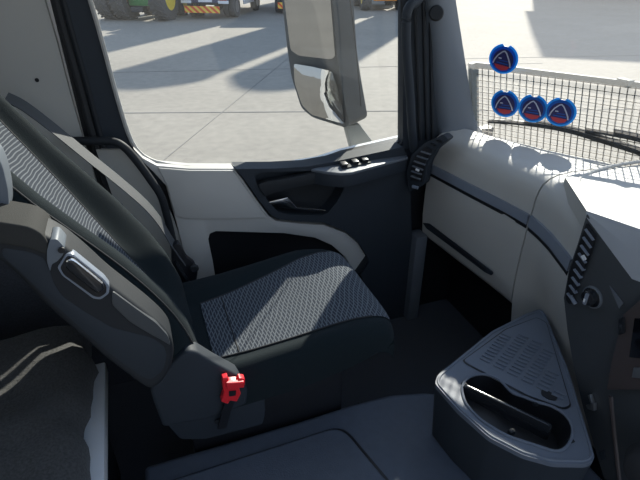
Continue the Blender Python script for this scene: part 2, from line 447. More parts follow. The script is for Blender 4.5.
finish('pillar_cover', loft([ring2(z) for z in zs], close_rows=True, caps=True), 'apillar', ap, sharp=50)
for dx in (0.03, 0.06, 0.085):
    finish('rib', tube([Vector((ring(z)[2].x - 0.02 + dx, ring(z)[2].y - 0.006 - dx * 0.1, z)) for z in (0.90, 1.2, 1.5, 1.8)], 0.0065, 8, n=2), 'dark2', ap)
hp = [at(430, -22, Y=1.70), at(418, 0, Y=1.69), at(410, 6, Y=1.675), at(406.5, 18, Y=1.67), at(406.5, 50, Y=1.67), at(410, 95, Y=1.67), at(412, 130, Y=1.67), at(414, 150, Y=1.69)]
finish('grab_handle', tube(hp, 0.017, 14, n=6), 'dark', ap)
bc = at(434, 13, Y=1.70)
finish('round_cap', lathe([(0.026, 0.0), (0.026, 0.012), (0.022, 0.018), (0.004, 0.019)], bc + Vector((0.0, -0.015, 0)), (-0.45, -0.87, 0.2), 24), 'dark2', ap)
cw_ = finish('wall_left_front', box((1.03, 1.755, -0.2), (1.45, 1.80, 0.90)), 'black'); setting(cw_)
kp = finish('trim_2', box((1.06, 1.66, 0.0), (1.12, 1.74, 0.47), 0.012), 'mid'); setting(kp, 'grey foot of the pillar below the dashboard')

# ------------------------------------------------------------------ windscreen
CW = [(-0.95, 1.62), (-0.6, 1.75), (-0.2, 1.84), (0.3, 1.85), (0.6, 1.82), (0.9, 1.75), (1.15, 1.645), (1.35, 1.52), (1.5, 1.425), (1.63, 1.35), (1.72, 1.29), (1.8, 1.22)]
def wsx(y, z): return interp(CW, y) - 0.20 * (z - 0.95)
ys = [-0.95 + 2.71 * k / 44 for k in range(45)]
# smooth the table by averaging
def wsx_s(y, z): return sum(wsx(y + d, z) for d in (-0.08, -0.04, 0, 0.04, 0.08)) / 5
w2 = finish('window_2', loft([[Vector((wsx_s(y, z), y, z)) for y in ys] for z in (0.88, 1.1, 1.4, 1.7, 2.04)]), 'wglass'); setting(w2, 'dusty windscreen')

# ------------------------------------------------------------------ dashboard
dash = thing('dashboard', 'grey beige moulded dashboard with air vents running under the windscreen', 'dashboard', (1.2, 1.0, 0.4))
def dprof(y, xf, zb, dz=0.0, back=0.02):
    p = [(xf + 0.16, zb - 0.05), (xf + 0.06, zb - 0.03), (xf + 0.018, zb - 0.008), (xf + 0.003, zb + 0.015), (xf - 0.003, zb + 0.08), (xf - 0.005, 0.56), (xf - 0.006, 0.66), (xf - 0.004, 0.74), (xf, 0.80), (xf + 0.003, 0.86), (xf + 0.009, 0.890),
         (xf + 0.021, 0.912), (xf + 0.042, 0.927), (xf + 0.075, 0.937), (xf + 0.13, 0.940)]
    rec_ = 0.075 * min(1, max(0, (1.16 - y) / 0.12))
    p = [Vector((x + rec_ * min(1, max(0, (0.66 - z) / 0.16)), y, z + (dz if z > 0.7 else 0))) for x, z in p]
    xw = wsx_s(y, 0.95) - back
    x0 = p[-1].x
    for k in range(1, 5): p.append(Vector((lerp(x0, max(xw, x0 + 0.02), k / 4), y, 0.940 + dz - 0.002 * k * k)))
    p.append(Vector((p[-1].x, y, 0.80)))
    return p
XF = [(0.3, 1.075), (0.83, 1.075), (0.855, 1.08), (0.91, 1.105), (1.03, 1.150), (1.10, 1.168), (1.16, 1.178), (1.25, 1.172), (1.45, 1.142), (1.72, 1.105)]
ZB = [(0.84, 0.20), (1.0, 0.22), (1.16, 0.43), (1.45, 0.445), (1.72, 0.462)]
def station(y, **k): return dprof(y, interp(XF, y), interp(ZB, y) if y >= 1.16 else 0.22, **k)
pp = loft([station(y) for y in (1.70, 1.69, 1.6, 1.5, 1.4, 1.3, 1.2, 1.166)], caps=True)
finish('passenger_panel', pp, 'dash', dash, sharp=60)
sp = loft([station(y) for y in (1.160, 1.13, 1.10, 1.07, 1.03, 0.99, 0.95, 0.91, 0.88, 0.86, 0.84, 0.7, 0.5, 0.3)], caps=True)
finish('side_panel', sp, 'dash', dash, sharp=60)
# satin strip with its dark shadow line
def strip(y0, y1, n, z0, z1, off, m, nm):
    rows = []
    for k in range(n + 1):
        y = lerp(y0, y1, k / n); x = interp(XF, y)
        rows.append([Vector((x + 0.01, y, z0)), Vector((x - off, y, z0)), Vector((x - off, y, z1)), Vector((x + 0.01, y, z1))])
    return finish(nm, loft(rows, close_rows=True, caps=True), m, dash, sharp=50)
strip(1.70, 1.168, 10, 0.766, 0.803, 0.008, 'trim', 'trim_strip')
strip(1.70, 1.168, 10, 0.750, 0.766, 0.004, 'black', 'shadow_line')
strip(1.158, 0.895, 12, 0.764, 0.805, 0.009, 'trim', 'trim_strip')
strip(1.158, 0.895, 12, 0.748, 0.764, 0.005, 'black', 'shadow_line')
# slot handle low on the passenger panel
sl = ats([(423, 222.5), (430, 223.5), (462, 248), (494, 272.5), (492, 275.5), (485, 272), (456, 250), (427, 228.5)], P=(1.14, 1.4, 0.6), N=(1, 0.11, 0))
finish('slot_handle', prism(rounded(sl, 0.006, 2), (-0.003, 0, 0), bw=0.001), 'dark', dash)
sl2 = ats([(430, 226), (462, 250), (489, 271), (484, 269), (457, 249)], P=(1.1365, 1.4, 0.6), N=(1, 0.11, 0))
finish('slot_gap', prism(sl2, (-0.0025, 0, 0)), 'black', dash)

# vent wrapped round the end of the dashboard by the door
VP, VN = (1.03, 1.61, 0.8), (-0.85, -0.52, 0.10)
vo = ats([(409, 192), (406.5, 172), (411.5, 155), (424, 143.5), (443, 134.5), (449, 139.5), (435, 150.5), (427.5, 164), (424, 185)], P=VP, N=VN)
ext = Vector((0.8, 0.6, -0.1)) * 0.06
ev = finish('end_vent', prism(rounded(vo, 0.01, 3), ext, bw=0.004), 'dark', dash)
vb = [p + Vector(VN) * 0.0035 for p in ats([(410.5, 180), (411.5, 166), (416, 155), (426, 146.5), (433, 149.5), (425.5, 163), (422.5, 182)], P=VP, N=VN)]
finish('vent_opening', prism(vb, Vector(VN) * -0.004), 'black', ev)
for (a, b_, c_, d_) in ((412, 175.5, 421.5, 179), (412.5, 170.5, 422.5, 174), (413.5, 165.5, 424, 169.5), (415, 160.5, 426, 164.5), (418, 155.5, 428.5, 159), (422, 151, 431.5, 154)):
    q0, q1 = at(a, b_, P=VP, N=VN) + Vector(VN) * 0.007, at(c_, d_, P=VP, N=VN) + Vector(VN) * 0.007
    finish('vent_slat', tube([q0, q1], 0, smooth=False, flat=(0.006, 0.0022), up=(0, 0, 1)), 'mid', ev)
q0, q1 = at(417.5, 168.5, P=VP, N=VN) + Vector(VN) * 0.012, at(420.5, 170, P=VP, N=VN) + Vector(VN) * 0.012
finish('vent_tab', tube([q0, q1], 0, smooth=False, flat=(0.004, 0.004)), 'white', ev)
finish('vent_wheel', tube([at(413.5, 186, P=VP, N=VN) + Vector(VN) * 0.008, at(419, 187.5, P=VP, N=VN) + Vector(VN) * 0.008], 0.007, 8, smooth=False), 'trim', ev)
for a, b_ in ((433, 143), (439, 139)):
    q0, q1 = at(a - 2, b_ + 0.5, P=VP, N=VN) + Vector(VN) * 0.005, at(a + 3, b_ + 2.5, P=VP, N=VN) + Vector(VN) * 0.005
    finish('vent_slat', tube([q0, q1], 0, smooth=False, flat=(0.004, 0.003)), 'black', ev)

# centre console wing: dark panel facing the driver
XC = 1.05
cp = ats([(586.5, 214), (577, 245), (569, 268), (563.5, 298), (567, 330), (573, 365), (583, 409), (597, 457), (606, 486), (622, 540), (760, 540), (760, 300), (690, 300), (632, 279)], X=XC)
conp = finish('console_panel', prism(cp, (0.008, 0, 0), bw=0.003), 'dark3', dash)
vq = ats([(587.5, 222), (597, 236), (590, 258), (579, 283), (571, 305), (566.5, 300), (569, 276), (577, 252)], X=XC - 0.002)
cv = finish('centre_vent', prism(rounded(vq, 0.008, 3), (-0.003, 0, 0)), 'black', dash)
for k in range(9):
    t = k / 8
    a = (lerp(586, 568, t), lerp(229, 293, t)); b_ = (lerp(594, 574, t), lerp(240, 301, t))
    q0, q1 = at(*a, X=XC - 0.006), at(*b_, X=XC - 0.006)
    finish('vent_slat', tube([q0, q1], 0, smooth=False, flat=(0.0022, 0.005), up=(1, 0, 0)), 'trim', cv)
finish('vent_tab', tube([at(582.5, 255.5, X=XC - 0.012), at(585, 260, X=XC - 0.012)], 0, smooth=False, flat=(0.004, 0.003), up=(1, 0, 0)), 'white', cv)
finish('vent_wheel', tube([at(570.5, 296, X=XC - 0.008), at(575.5, 304, X=XC - 0.008)], 0.0055, 8, smooth=False), 'trim', cv)
kc = at(593, 297, X=XC)
kb = finish('rotary_knob', lathe([(0.030, 0), (0.030, 0.003), (0.026, 0.007), (0.021, 0.007), (0.020, 0.020), (0.017, 0.022), (0.003, 0.022)], kc, (-1, 0, 0), 28), 'gloss', dash)
finish('knob_ring', lathe([(0.031, 0.0), (0.031, 0.004), (0.027, 0.006), (0.027, 0.0)], kc, (-1, 0, 0), 28, closed=True), 'mid', kb)
finish('knob_grip', box(tuple(kc + Vector((-0.028, -0.004, -0.017))), tuple(kc + Vector((-0.020, 0.004, 0.017))), 0.002), 'trim', kb)
finish('knob_symbol', prism([kc + Vector((-0.0285, -0.0025, -0.009)), kc + Vector((-0.0285, 0.0025, -0.009)), kc + Vector((-0.0285, 0.0025, 0.001)), kc + Vector((-0.0285, -0.0025, 0.001))], (-0.0008, 0, 0)), 'white', kb)
# facet, clip and marks on the panel
finish('panel_facet', prism(ats([(610, 285), (624, 303), (620, 308.5)], X=XC - 0.001), (-0.004, 0, 0), bw=0.0015), 'mid', dash)
finish('coat_clip', prism(ats([(591, 394), (593, 393.5), (595.5, 403), (597, 402), (597, 410), (591, 408), (589, 404), (594, 404)], X=XC - 0.001), (-0.012, 0, 0), bw=0.001), 'steel', dash)
finish('panel_badge', prism(ats([(600, 452), (604.5, 450.5), (606, 459), (601.5, 460)], X=XC - 0.001), (-0.002, 0, 0)), 'dark', dash)
# brown screen frame in the centre stack
sf = ats([(626, 314), (646, 296), (700, 310), (700, 396), (640, 388.5), (609, 389), (614, 362)], X=XC - 0.006)
sfr = finish('screen_frame', prism(sf, (-0.010, 0, 0), bw=0.003), 'brown', dash)
finish('screen', prism(ats([(635, 318), (690, 322), (690, 364), (629.5, 357)], X=XC - 0.0165), (-0.002, 0, 0), bw=0.001), 'screen', sfr)
finish('button', prism(rounded(ats([(619.5, 319), (625, 316), (626, 333), (619, 335)], X=XC - 0.017), 0.006, 3), (-0.004, 0, 0), bw=0.001), 'gloss', sfr)
finish('button', prism(ats([(635, 367), (660, 369), (660, 380), (633, 377)], X=XC - 0.0165), (-0.005, 0, 0), bw=0.001), 'steel', sfr)
finish('panel_crease', tube([at(611, 396, X=XC), at(614, 430, X=XC), at(620, 484, X=XC)], 0.006, 8, n=2), 'brown', dash)
# gear-lever gaiter peeping in at the lower right
gc = at(652, 466, X=XC - 0.05)
ga = bmesh.new()
for k in range(5):
    lathe([(0.052 - 0.004 * k, 0.012 * k), (0.058 - 0.004 * k, 0.012 * k + 0.006), (0.050 - 0.004 * k, 0.012 * k + 0.012)], gc, (-0.9, -0.2, 0.3), 28, bm=ga)
finish('ribbed_gaiter', ga, 'rubber', dash)
# grey padded slope above the panel and the flat top of the binnacle
ridge = [at(587.5, 211, Z=0.975), at(640, 229, Z=1.005), at(740, 262, Z=1.03)]
edge = [at(586, 217, X=XC), at(632, 279, X=XC), at(690, 300, X=XC)]
b0 = bmesh.new()
rows = []
for r_, e_ in zip(ridge, edge):
    rows.append([e_ + Vector((0.05, 0.01, -0.02)), e_, lerp(e_, r_, 0.5) + Vector((-0.006, 0, 0.006)), r_, r_ + Vector((0.08, 0.02, -0.03))])
loft(rows, bm=b0, close_rows=True, caps=True)
finish('padded_slope', b0, 'slope', dash, sharp=20)
top = [at(565, 177, Z=0.955), at(587, 211, Z=0.973), at(640, 229, Z=1.003), at(740, 262, Z=1.028), Vector((1.05, 0.30, 1.03))]
far = [Vector((wsx_s(1.12, 0.95) - 0.025, 1.12, 0.945)), Vector((wsx_s(0.98, 0.95) - 0.025, 0.98, 0.95)), Vector((wsx_s(0.80, 0.95) - 0.025, 0.80, 0.955)), Vector((wsx_s(0.6, 0.95) - 0.025, 0.6, 0.96)), Vector((wsx_s(0.25, 0.95) - 0.025, 0.25, 0.96))]
rows = [[a + Vector((0, 0, -0.05)), a, lerp(a, b_, 0.06) + Vector((0, 0, 0.004)), lerp(a, b_, 0.5) + Vector((0, 0, 0.004)), b_, b_ + Vector((0, 0, -0.1))] for a, b_ in zip(top, far)]
finish('centre_top', loft(rows, close_rows=True, caps=True), 'dash', dash, sharp=45)
# raised rim of the tray on the top
zt = 0.958
rim = [at(640, 161.5, Z=zt), at(620, 164.5, Z=zt), at(598, 170, Z=zt), at(583, 176.5, Z=zt), at(579.5, 181, Z=zt), at(582, 188, Z=zt), at(590, 199, Z=zt), at(598, 209, Z=zt)]
finish('tray_rim', tube(rim, 0.006, 8, n=4), 'dash', dash)
# dark centre body under everything so nothing is see-through
finish('under_body', box((1.22, 0.0, 0.0), (1.338, 0.85, 0.90)), 'dark', dash)

# ------------------------------------------------------------------ engine tunnel between the seats
tun = thing('tunnel_cover', 'low dark blue grey rubber covered engine tunnel across the cab floor', 'tunnel cover', (0.3, 0.6, 0.0))
out = [Vector((-0.16, 0.2, 0)), Vector((-0.16, 1.03, 0)), Vector((0.30, 1.03, 0)), Vector((0.48, 1.035, 0)), Vector((0.62, 1.03, 0)), Vector((0.735, 1.0, 0)), Vector((0.86, 0.94, 0)), Vector((1.04, 0.84, 0)), Vector((1.04, 0.2, 0))]
finish('tunnel_body', prism(out, (0, 0, 0.30), bw=0.018, seg=3), 'mat', tun)
lidp = rounded([(-0.15, 0.21, 0.296), (-0.15, 0.945, 0.296), (0.415, 0.957, 0.296), (0.475, 0.70, 0.296), (0.52, 0.21, 0.296)], 0.05, 5)
finish('lid_groove', prism([p + Vector((0.011, 0.008, 0)) if p.x > 0.2 else p + Vector((0, 0.008, 0)) for p in lidp], (0, 0, 0.0065)), 'black', tun)
finish('lid', prism(lidp, (0, 0, 0.018), bw=0.006, seg=3), 'mat', tun)
finish('side_seam', tube([(0.51, 1.034, 0.295), (0.51, 1.036, 0.2), (0.508, 1.036, 0.02)], 0.003, 6, n=1), 'black', tun)

# ------------------------------------------------------------------ cup holder console
ZT = 0.515
cup = thing('cup_holder_console', 'blue grey plastic console tray with two cup holders and a ribbed mat', 'console', (0.85, 0.8, 0.3))
co = [(540, 308.6), (526.6, 313.5), (492, 331), (437.5, 375), (434.5, 383), (458, 410), (489, 437.5), (523, 455), (554, 463.5), (588, 464), (595, 459), (591, 444), (568, 369), (545, 313)]
co3 = rounded(ats(co, Z=ZT), 0.012, 3)
def stad(c0, c1, r0, r1, z, n=14):
    a, b = at(*c0, Z=z), at(*c1, Z=z)
    d = (b - a).normalized(); s = Vector((-d.y, d.x, 0))
    pts = []
    for k in range(n + 1):
        t = math.pi / 2 + math.pi * k / n
        pts.append(a + (d * math.cos(t) + s * math.sin(t)) * r0)
    for k in range(n + 1):
        t = -math.pi / 2 + math.pi * k / n
        pts.append(b + (d * math.cos(t) + s * math.sin(t)) * r1)
    return pts
h0 = rounded(ats([(461, 388), (466, 379), (475, 374.5), (487, 374.5), (500, 380), (507, 388), (513, 394), (524, 397), (535, 402), (552, 406), (566, 415), (573, 427), (572, 440), (564, 450), (555, 452), (540, 447), (506, 436), (480, 420), (465, 404)], Z=ZT), 0.02, 2)
# body: sides run down to the tunnel, leaning in a little
cen = sum(co3, Vector()) / len(co3)
low_ = [Vector((lerp(p.x, cen.x, 0.06), lerp(p.y, cen.y, 0.06), 0.303)) for p in co3]
finish('console_body', loft([low_, [p + Vector((0, 0, -0.012)) for p in co3]], close_rows=True), 'dark', cup, sharp=60)
tp = prism(co3, (0, 0, -0.014), holes=[h0], bw=0.0)
finish('tray_top', tp, 'tray', cup)
cm = sum(h0, Vector()) / len(h0)
cup_w = loft([h0, [Vector((lerp(p.x, cm.x, 0.12), lerp(p.y, cm.y, 0.12), ZT - 0.075)) for p in h0]], close_rows=True)
cup_w.faces.new([v for v in cup_w.verts if v.co.z < ZT - 0.07])
finish('cup_well', cup_w, 'black', cup, sharp=50)
finish('well_rim', tube([p + Vector((0, 0, 0.001)) for p in h0 + [h0[0]]], 0.004, 8, smooth=False), 'tray', cup)
finish('tray_border', tube([p + Vector((0, 0, 0.0)) for p in [lerp(q, cen, 0.035) for q in co3] + [lerp(co3[0], cen, 0.035)]], 0.0035, 6, smooth=False), 'tray', cup)
mp = rounded(ats([(536.5, 318), (506, 330), (464, 360.5), (468, 364), (527, 395), (563, 408), (570, 405), (546, 323)], Z=ZT + 0.002), 0.01, 3)
finish('mat_groove', prism([p + (p - sum(mp, Vector()) / len(mp)).normalized() * 0.006 + Vector((0, 0, -0.001)) for p in mp], (0, 0, 0.0006)), 'black', cup)
rm = prism(mp, (0, 0, 0.002))
def in_poly(p, poly):
    c = False
    for i in range(len(poly)):
        a, b = poly[i - 1], poly[i]
        if (a.y > p.y) != (b.y > p.y) and p.x < (b.x - a.x) * (p.y - a.y) / (b.y - a.y) + a.x: c = not c
    return c
A_, B_, C_ = at(474, 360, Z=ZT), at(545, 396, Z=ZT), at(534, 322, Z=ZT)
ux = (B_ - A_).normalized(); uy = Vector((-ux.y, ux.x, 0))
if uy.dot(C_ - A_) < 0: uy = -uy
for i in range(-1, 6):
    for j in range(12):
        o_ = A_ + ux * (0.012 + 0.042 * i) + uy * (0.010 + 0.0165 * j)
        q = [o_, o_ + ux * 0.031 + uy * 0.002, o_ + ux * 0.031 + uy * 0.010, o_ + uy * 0.008]
        if all(in_poly(v, mp) for v in q):
            prism([v + Vector((0, 0, 0.004)) for v in q], (0, 0, 0.0045), bm=rm, bw=0.001, seg=1)
finish('ribbed_mat', rm, 'tray', cup)
finish('drain_slot', prism(rounded(ats([(541, 390), (548, 391), (558, 397), (556, 401), (549, 400), (541, 395)], Z=ZT + 0.0045), 0.006, 3), (0, 0, 0.002)), 'black', cup)
fa, fb = at(463, 385, Z=ZT + 0.012), at(552, 427, Z=ZT + 0.012)
dv = (fb - fa).normalized(); sv = Vector((-dv.y, dv.x, 0))
flap = prism(rounded([fa, fb, fb + Vector((0, 0, -0.055)), fa + Vector((0, 0, -0.04))], 0.01, 3), sv * 0.010, bw=0.003)
fo = finish('divider_flap', flap, 'gloss', cup); fo['label'] = 'glossy black flap dividing the cup holders'
for c in ((505, 384), (536, 402), (512, 431), (571, 441), (464, 384)):
    p = at(*c, Z=ZT)
    finish('grip_tab', box((p.x - 0.008, p.y - 0.006, p.z - 0.012), (p.x + 0.008, p.y + 0.006, p.z + 0.003), 0.003), 'dark2', cup)

# ------------------------------------------------------------------ passenger seat
seat = thing('passenger_seat', 'charcoal passenger seat with wavy striped fabric and a folded up armrest', 'seat', (0.25, 1.25, 0.0))
TH = math.atan(0.56)
BU, BN = Vector((-math.sin(TH), 0, math.cos(TH))), Vector((math.cos(TH), 0, math.sin(TH)))
B0 = Vector((0.058, 1.25, 0.55))
def sm(t): t = max(0, min(1, t)); return t * t * (3 - 2 * t)
WB, WF = 0.255, 0.205
def wi(h, s=1):
    if s > 0: return interp([(0.0, 0.02), (0.28, 0.045), (0.43, 0.072), (0.55, 0.092), (0.74, 0.108), (1.05, 0.14)], h)
    return interp([(0.0, 0.004), (0.28, 0.010), (0.43, 0.050), (0.55, 0.082), (0.74, 0.104), (1.05, 0.145)], h)
def bfront(a, h):
    A = interp([(-0.1, -0.06), (0.0, -0.02), (0.1, 0.042), (0.2, 0.075), (0.3, 0.088), (0.45, 0.082), (0.65, 0.054), (0.9, 0.04), (1.1, 0.03)], h)
    w = wi(h, a)
    if a > 0: A *= 0.7
    W = WB if a < 0 else WF
    f = A * sm((abs(a) - w) / max(W - 0.045 - w, 0.02)) - 0.004 * math.cos(min(abs(a) / max(w, 0.01), 1) * math.pi / 2)
    e = 0.045
    if abs(a) > W - e: f -= 0.055 * (1 - math.sqrt(max(0, 1 - ((abs(a) - W + e) / e) ** 2)))
    return f
def bp3(a, h, d): return B0 + BU * h + Vector((0, a, 0)) + BN * d
rows = []
NA = 40
for k in range(45):
    h = -0.06 + 1.16 * k / 44
    e = 1.0
    if h > 1.0: e = math.sqrt(max(0.0, 1 - ((h - 1.0) / 0.101) ** 2)) * 0.6 + 0.4
    if h < 0.0: e = 0.75 + 0.25 * (1 + h / 0.06)
    r = []
    for i in range(NA + 1):
        a = -WB + (WB + WF) * i / NA
        r.append(bp3(a, h, bfront(a, h) * e - 0.03 * (1 - e)))
    for i in range(13):
        a = WF - (WB + WF) * i / 12
        r.append(bp3(a * 0.97, h, (-0.075 - 0.025 * math.cos(a / WB * math.pi / 2)) * e))
    rows.append(r)
finish('backrest', loft(rows, close_rows=True, caps=True), 'fabric', seat, sharp=75)
def patch(name, fn, smin, smax, tmin, tmax, ns, ntt, m, parent):
    b = bmesh.new(); uvl = b.loops.layers.uv.new('UVMap')
    g = [[None] * (ns + 1) for _ in range(ntt + 1)]; uvs = {}
    for j in range(ntt + 1):
        t = lerp(tmin, tmax, j / ntt)
        for i in range(ns + 1):
            s = i / ns
            p, uv = fn(lerp(smin(t), smax(t), s), t)
            v = b.verts.new(p); g[j][i] = v; uvs[v] = uv
    for j in range(ntt):
        for i in range(ns):
            f = b.faces.new([g[j][i], g[j][i + 1], g[j + 1][i + 1], g[j + 1][i]])
            for l in f.loops: l[uvl].uv = uvs[l.vert]
    ret = bmesh.ops.extrude_face_region(b, geom=list(b.faces))
    return b
b = patch('insert', lambda a, h: (bp3(a, h, bfront(a, h) + 0.003), (a * 1.0, h)), lambda t: -wi(t, -1), wi, 0.16, 1.02, 14, 40, None, None)
finish('backrest_insert', b, 'ins_back', seat, sharp=80)
# piping seams beside the insert and along the bolster edge
for s, W_ in ((-1, WB), (1, WF)):
    finish('piping', tube([bp3(s * (wi(h, s) + 0.001), h, bfront(s * wi(h, s), h) + 0.003) for h in [0.25 + 0.07 * k for k in range(12)]], 0.0022, 6, n=2), 'rubber', seat)
    finish('piping', tube([bp3(s * (W_ - 0.019), h, bfront(s * (W_ - 0.019), h) + 0.001) for h in [0.02 + 0.08 * k for k in range(13)]], 0.0022, 6, n=2), 'rubber', seat)

# cushion
CY = 1.25; WC = 0.265
def czt(x, a):
    z = interp([(0.0, 0.578), (0.15, 0.588), (0.30, 0.607), (0.42, 0.625), (0.50, 0.630), (0.54, 0.626), (0.575, 0.614), (0.597, 0.596), (0.605, 0.580)], x)
    w = cwn(x) if a < 0 else cwf(x)
    z += 0.018 * sm((abs(a) - w) / 0.06) * (1 if x < 0.45 else max(0, 1 - (x - 0.45) / 0.1)) - 0.006 * math.cos(min(1, abs(a) / w) * math.pi / 2)
    e = 0.06
    if abs(a) > WC - e: z -= 0.075 * (1 - math.sqrt(max(0, 1 - ((abs(a) - WC + e) / e) ** 2)))
    return z
def cwn(x): return interp([(0.0, 0.165), (0.2, 0.18), (0.5, 0.195), (0.6, 0.20)], x)
def cwf(x): return interp([(0.0, 0.09), (0.15, 0.115), (0.3, 0.15), (0.45, 0.19), (0.6, 0.20)], x)
xs = [0.0, 0.05, 0.1, 0.15, 0.2, 0.25, 0.3, 0.35, 0.4, 0.44, 0.48, 0.51, 0.54, 0.56, 0.575, 0.588, 0.597, 0.603, 0.605]
def cxs(x, a): # rounded front outline in plan
    return 0.02 + x - 0.03 * (abs(a) / WC) ** 4 * (x / 0.6) ** 2
NC = 44
rows = []
for x in xs:
    r = [Vector((cxs(x, a), CY + a, czt(x, a))) for a in [-WC + 2 * WC * i / NC for i in range(NC + 1)]]
    zb = interp([(0.0, 0.47), (0.3, 0.482), (0.45, 0.510), (0.56, 0.543), (0.605, 0.565)], x)
    for i in range(9):
        a = WC * 0.985 - 2 * WC * 0.985 * i / 8
        r.append(Vector((cxs(x, a), CY + a, zb)))
    rows.append(r)
finish('cushion', loft(rows, close_rows=True, caps=True), 'fabric', seat, sharp=75)
b = patch('ci', lambda a, x: (Vector((cxs(x, a) + (0.003 if x > 0.55 else 0), CY + a, czt(x, a) + 0.003)), (a, x)), lambda t: -cwn(t), cwf, 0.06, 0.596, 20, 40, None, None)
finish('cushion_insert', b, 'ins_cush', seat, sharp=80)
for s, f in ((-1, cwn), (1, cwf)):
    finish('piping', tube([Vector((cxs(x, s * f(x)) , CY + s * f(x), czt(x, s * f(x)) + 0.003)) for x in [0.06 + 0.053 * k for k in range(10)]], 0.0022, 6, n=2), 'rubber', seat)
finish('cross_seam', tube([Vector((cxs(0.13, a), CY + a, czt(0.13, a) + 0.0035)) for a in [-0.175 + 0.046 * k for k in range(7)]], 0.002, 6, n=2), 'rubber', seat)

# pedestal, side cover and hinge cover
finish('pedestal', box((-0.02, 1.045, 0.0), (0.46, 1.47, 0.475), 0.02), 'black', seat)
YS = 0.995
sc_ = [(158, 402), (166, 424), (180, 440), (205, 440), (263, 425), (266, 414), (265, 396), (258, 386), (246, 381), (200, 384)]
finish('side_cover', prism(rounded(ats(sc_, Y=YS), 0.012, 3), (0, 0.04, 0), bw=0.008), 'dark', seat)
hc_ = [(150, 389), (153, 401), (163, 428), (205, 420), (247, 405), (248, 389), (240, 377), (214, 363), (197, 352.5), (188, 351), (174, 362), (160, 380)]
finish('hinge_cover', prism(rounded(ats(hc_, Y=YS - 0.015), 0.012, 3), (0, 0.05, 0), bw=0.010, seg=3), 'dark', seat)
bl = at(218, 421, Y=YS - 0.004)
finish('bolt', lathe([(0.009, 0), (0.009, 0.004), (0.005, 0.008), (0.002, 0.008)], bl, (0, -1, 0), 14), 'dark2', seat)
# red belt buckle on its stalk
bk = thing_p = finish('belt_stalk', tube([at(222, 428, Y=0.975), at(226, 412, Y=0.968), at(231, 396, Y=0.96)], 0, smooth=False, flat=(0.012, 0.003), up=(0, 1, 0)), 'black', seat)
b0 = bmesh.new()
YK = 0.955
prism(ats([(222.5, 379), (228, 377.5), (229, 382), (238, 381.5), (239, 378.5), (245, 379), (245, 386), (239, 388), (241, 394), (237, 402), (230, 401), (228, 404.5), (221, 402), (224, 393), (223, 388)], Y=YK), (0, 0.02, 0), bw=0.002, bm=b0, seg=1)
prism(ats([(226, 383.5), (244.5, 382), (244.5, 388), (227, 389.5)], Y=YK - 0.008), (0, 0.012, 0), bw=0.002, bm=b0, seg=1)
bu = finish('belt_buckle', b0, 'red', seat); bu['label'] = 'bright red belt buckle'
finish('buckle_slot', prism(ats([(229, 391), (236, 390.5), (235.5, 395), (229, 396)], Y=YK - 0.001), (0, -0.002, 0)), 'black', bu)

# folded-up armrest
YA = 0.885
ao = [(-40, 240), (-38, 222), (-10, 222), (10, 225), (28, 227.5), (44, 236), (52, 240), (64, 247), (85, 264), (107, 284), (127, 299), (148, 315), (163, 328), (172, 339), (174.5, 350), (173, 364), (166, 379), (158, 387), (149, 390), (140, 385), (109, 362), (77, 334), (44, 305), (20, 279), (0, 262), (-25, 250)]
arm = finish('armrest', prism(rounded(ats(ao, Y=YA), 0.02, 3), (0, 0.085, 0), bw=0.018, seg=4), 'dark2', seat, sharp=50)
arm['label'] = 'dark grey armrest folded up against the backrest'
inn_ = [(2, 248), (30, 252), (44, 258), (50, 270), (54, 284), (62, 296), (85, 312), (112, 328), (133, 333), (152, 338), (164, 346), (167, 356), (163, 370), (152, 380), (141, 377), (110, 354), (78, 326), (45, 296), (20, 272), (2, 256)]
finish('side_inlay', prism(rounded(ats(inn_, Y=YA - 0.001), 0.01, 3), (0, 0.008, 0), bw=0.004), 'dark', arm)
pad_ = [(-40, 236), (-38, 221), (-8, 221), (12, 224), (30, 227), (42, 234), (48, 243), (49, 254), (42, 254), (28, 248), (0, 244)]
finish('pad', prism(rounded(ats(pad_, Y=YA - 0.004), 0.01, 3), (0, 0.093, 0), bw=0.014, seg=4), 'pad', arm, sharp=50)
br = [(50, 239.5), (57, 239), (65, 248), (63, 255), (57, 262), (52, 264), (50, 272), (47, 262), (47, 250)]
finish('latch_bracket', prism(rounded(ats(br, Y=YA - 0.006), 0.004, 2), (0, 0.05, 0), bw=0.003), 'apillar', arm)
rec = [(57, 268), (66, 253.5), (73, 254), (104, 279), (109.5, 286), (109, 294), (101, 300), (93, 299), (62, 276)]
finish('recess_rim', prism(rounded(ats(rec, Y=YA - 0.002), 0.004, 2), (0, 0.02, 0), bw=0.003), 'trim', arm)
rec2 = [(60, 268), (67, 256), (73, 257), (102, 280.5), (106.5, 286.5), (106.5, 293), (100, 297.5), (94, 296.5), (64, 275)]
rc = finish('handle_recess', prism(rounded(ats(rec2, Y=YA - 0.0035), 0.004, 2), (0, 0.02, 0), bw=0.001), 'black', arm)
hb = [(64, 266), (69, 259.5), (75, 261), (103, 284), (104.5, 289.5), (100, 293.5), (95, 293), (68, 271.5)]
finish('release_handle', prism(rounded(ats(hb, Y=YA - 0.014), 0.008, 4), (0, 0.02, 0), bw=0.005, seg=3), 'gloss', rc)
finish('handle_highlight', tube(ats([(67, 261.5), (71, 259.5), (77, 262.5), (90, 273), (102, 283)], Y=YA - 0.0155), 0.0022, 6, n=2), 'chrome', rc)  # bright strip drawn in as the highlight along the handle's top
for p_ in ((61.5, 250), (125, 304)):
    c = at(*p_, Y=YA - (0.008 if p_[0] < 100 else 0.0005))
    finish('screw_hole', lathe([(0.006, 0.002), (0.006, -0.002)], c, (0, 1, 0), 12), 'black', arm)
gs = [(112, 291), (135, 308), (156, 323), (168, 336), (171, 346), (163, 341), (150, 334), (130, 322), (112, 305)]
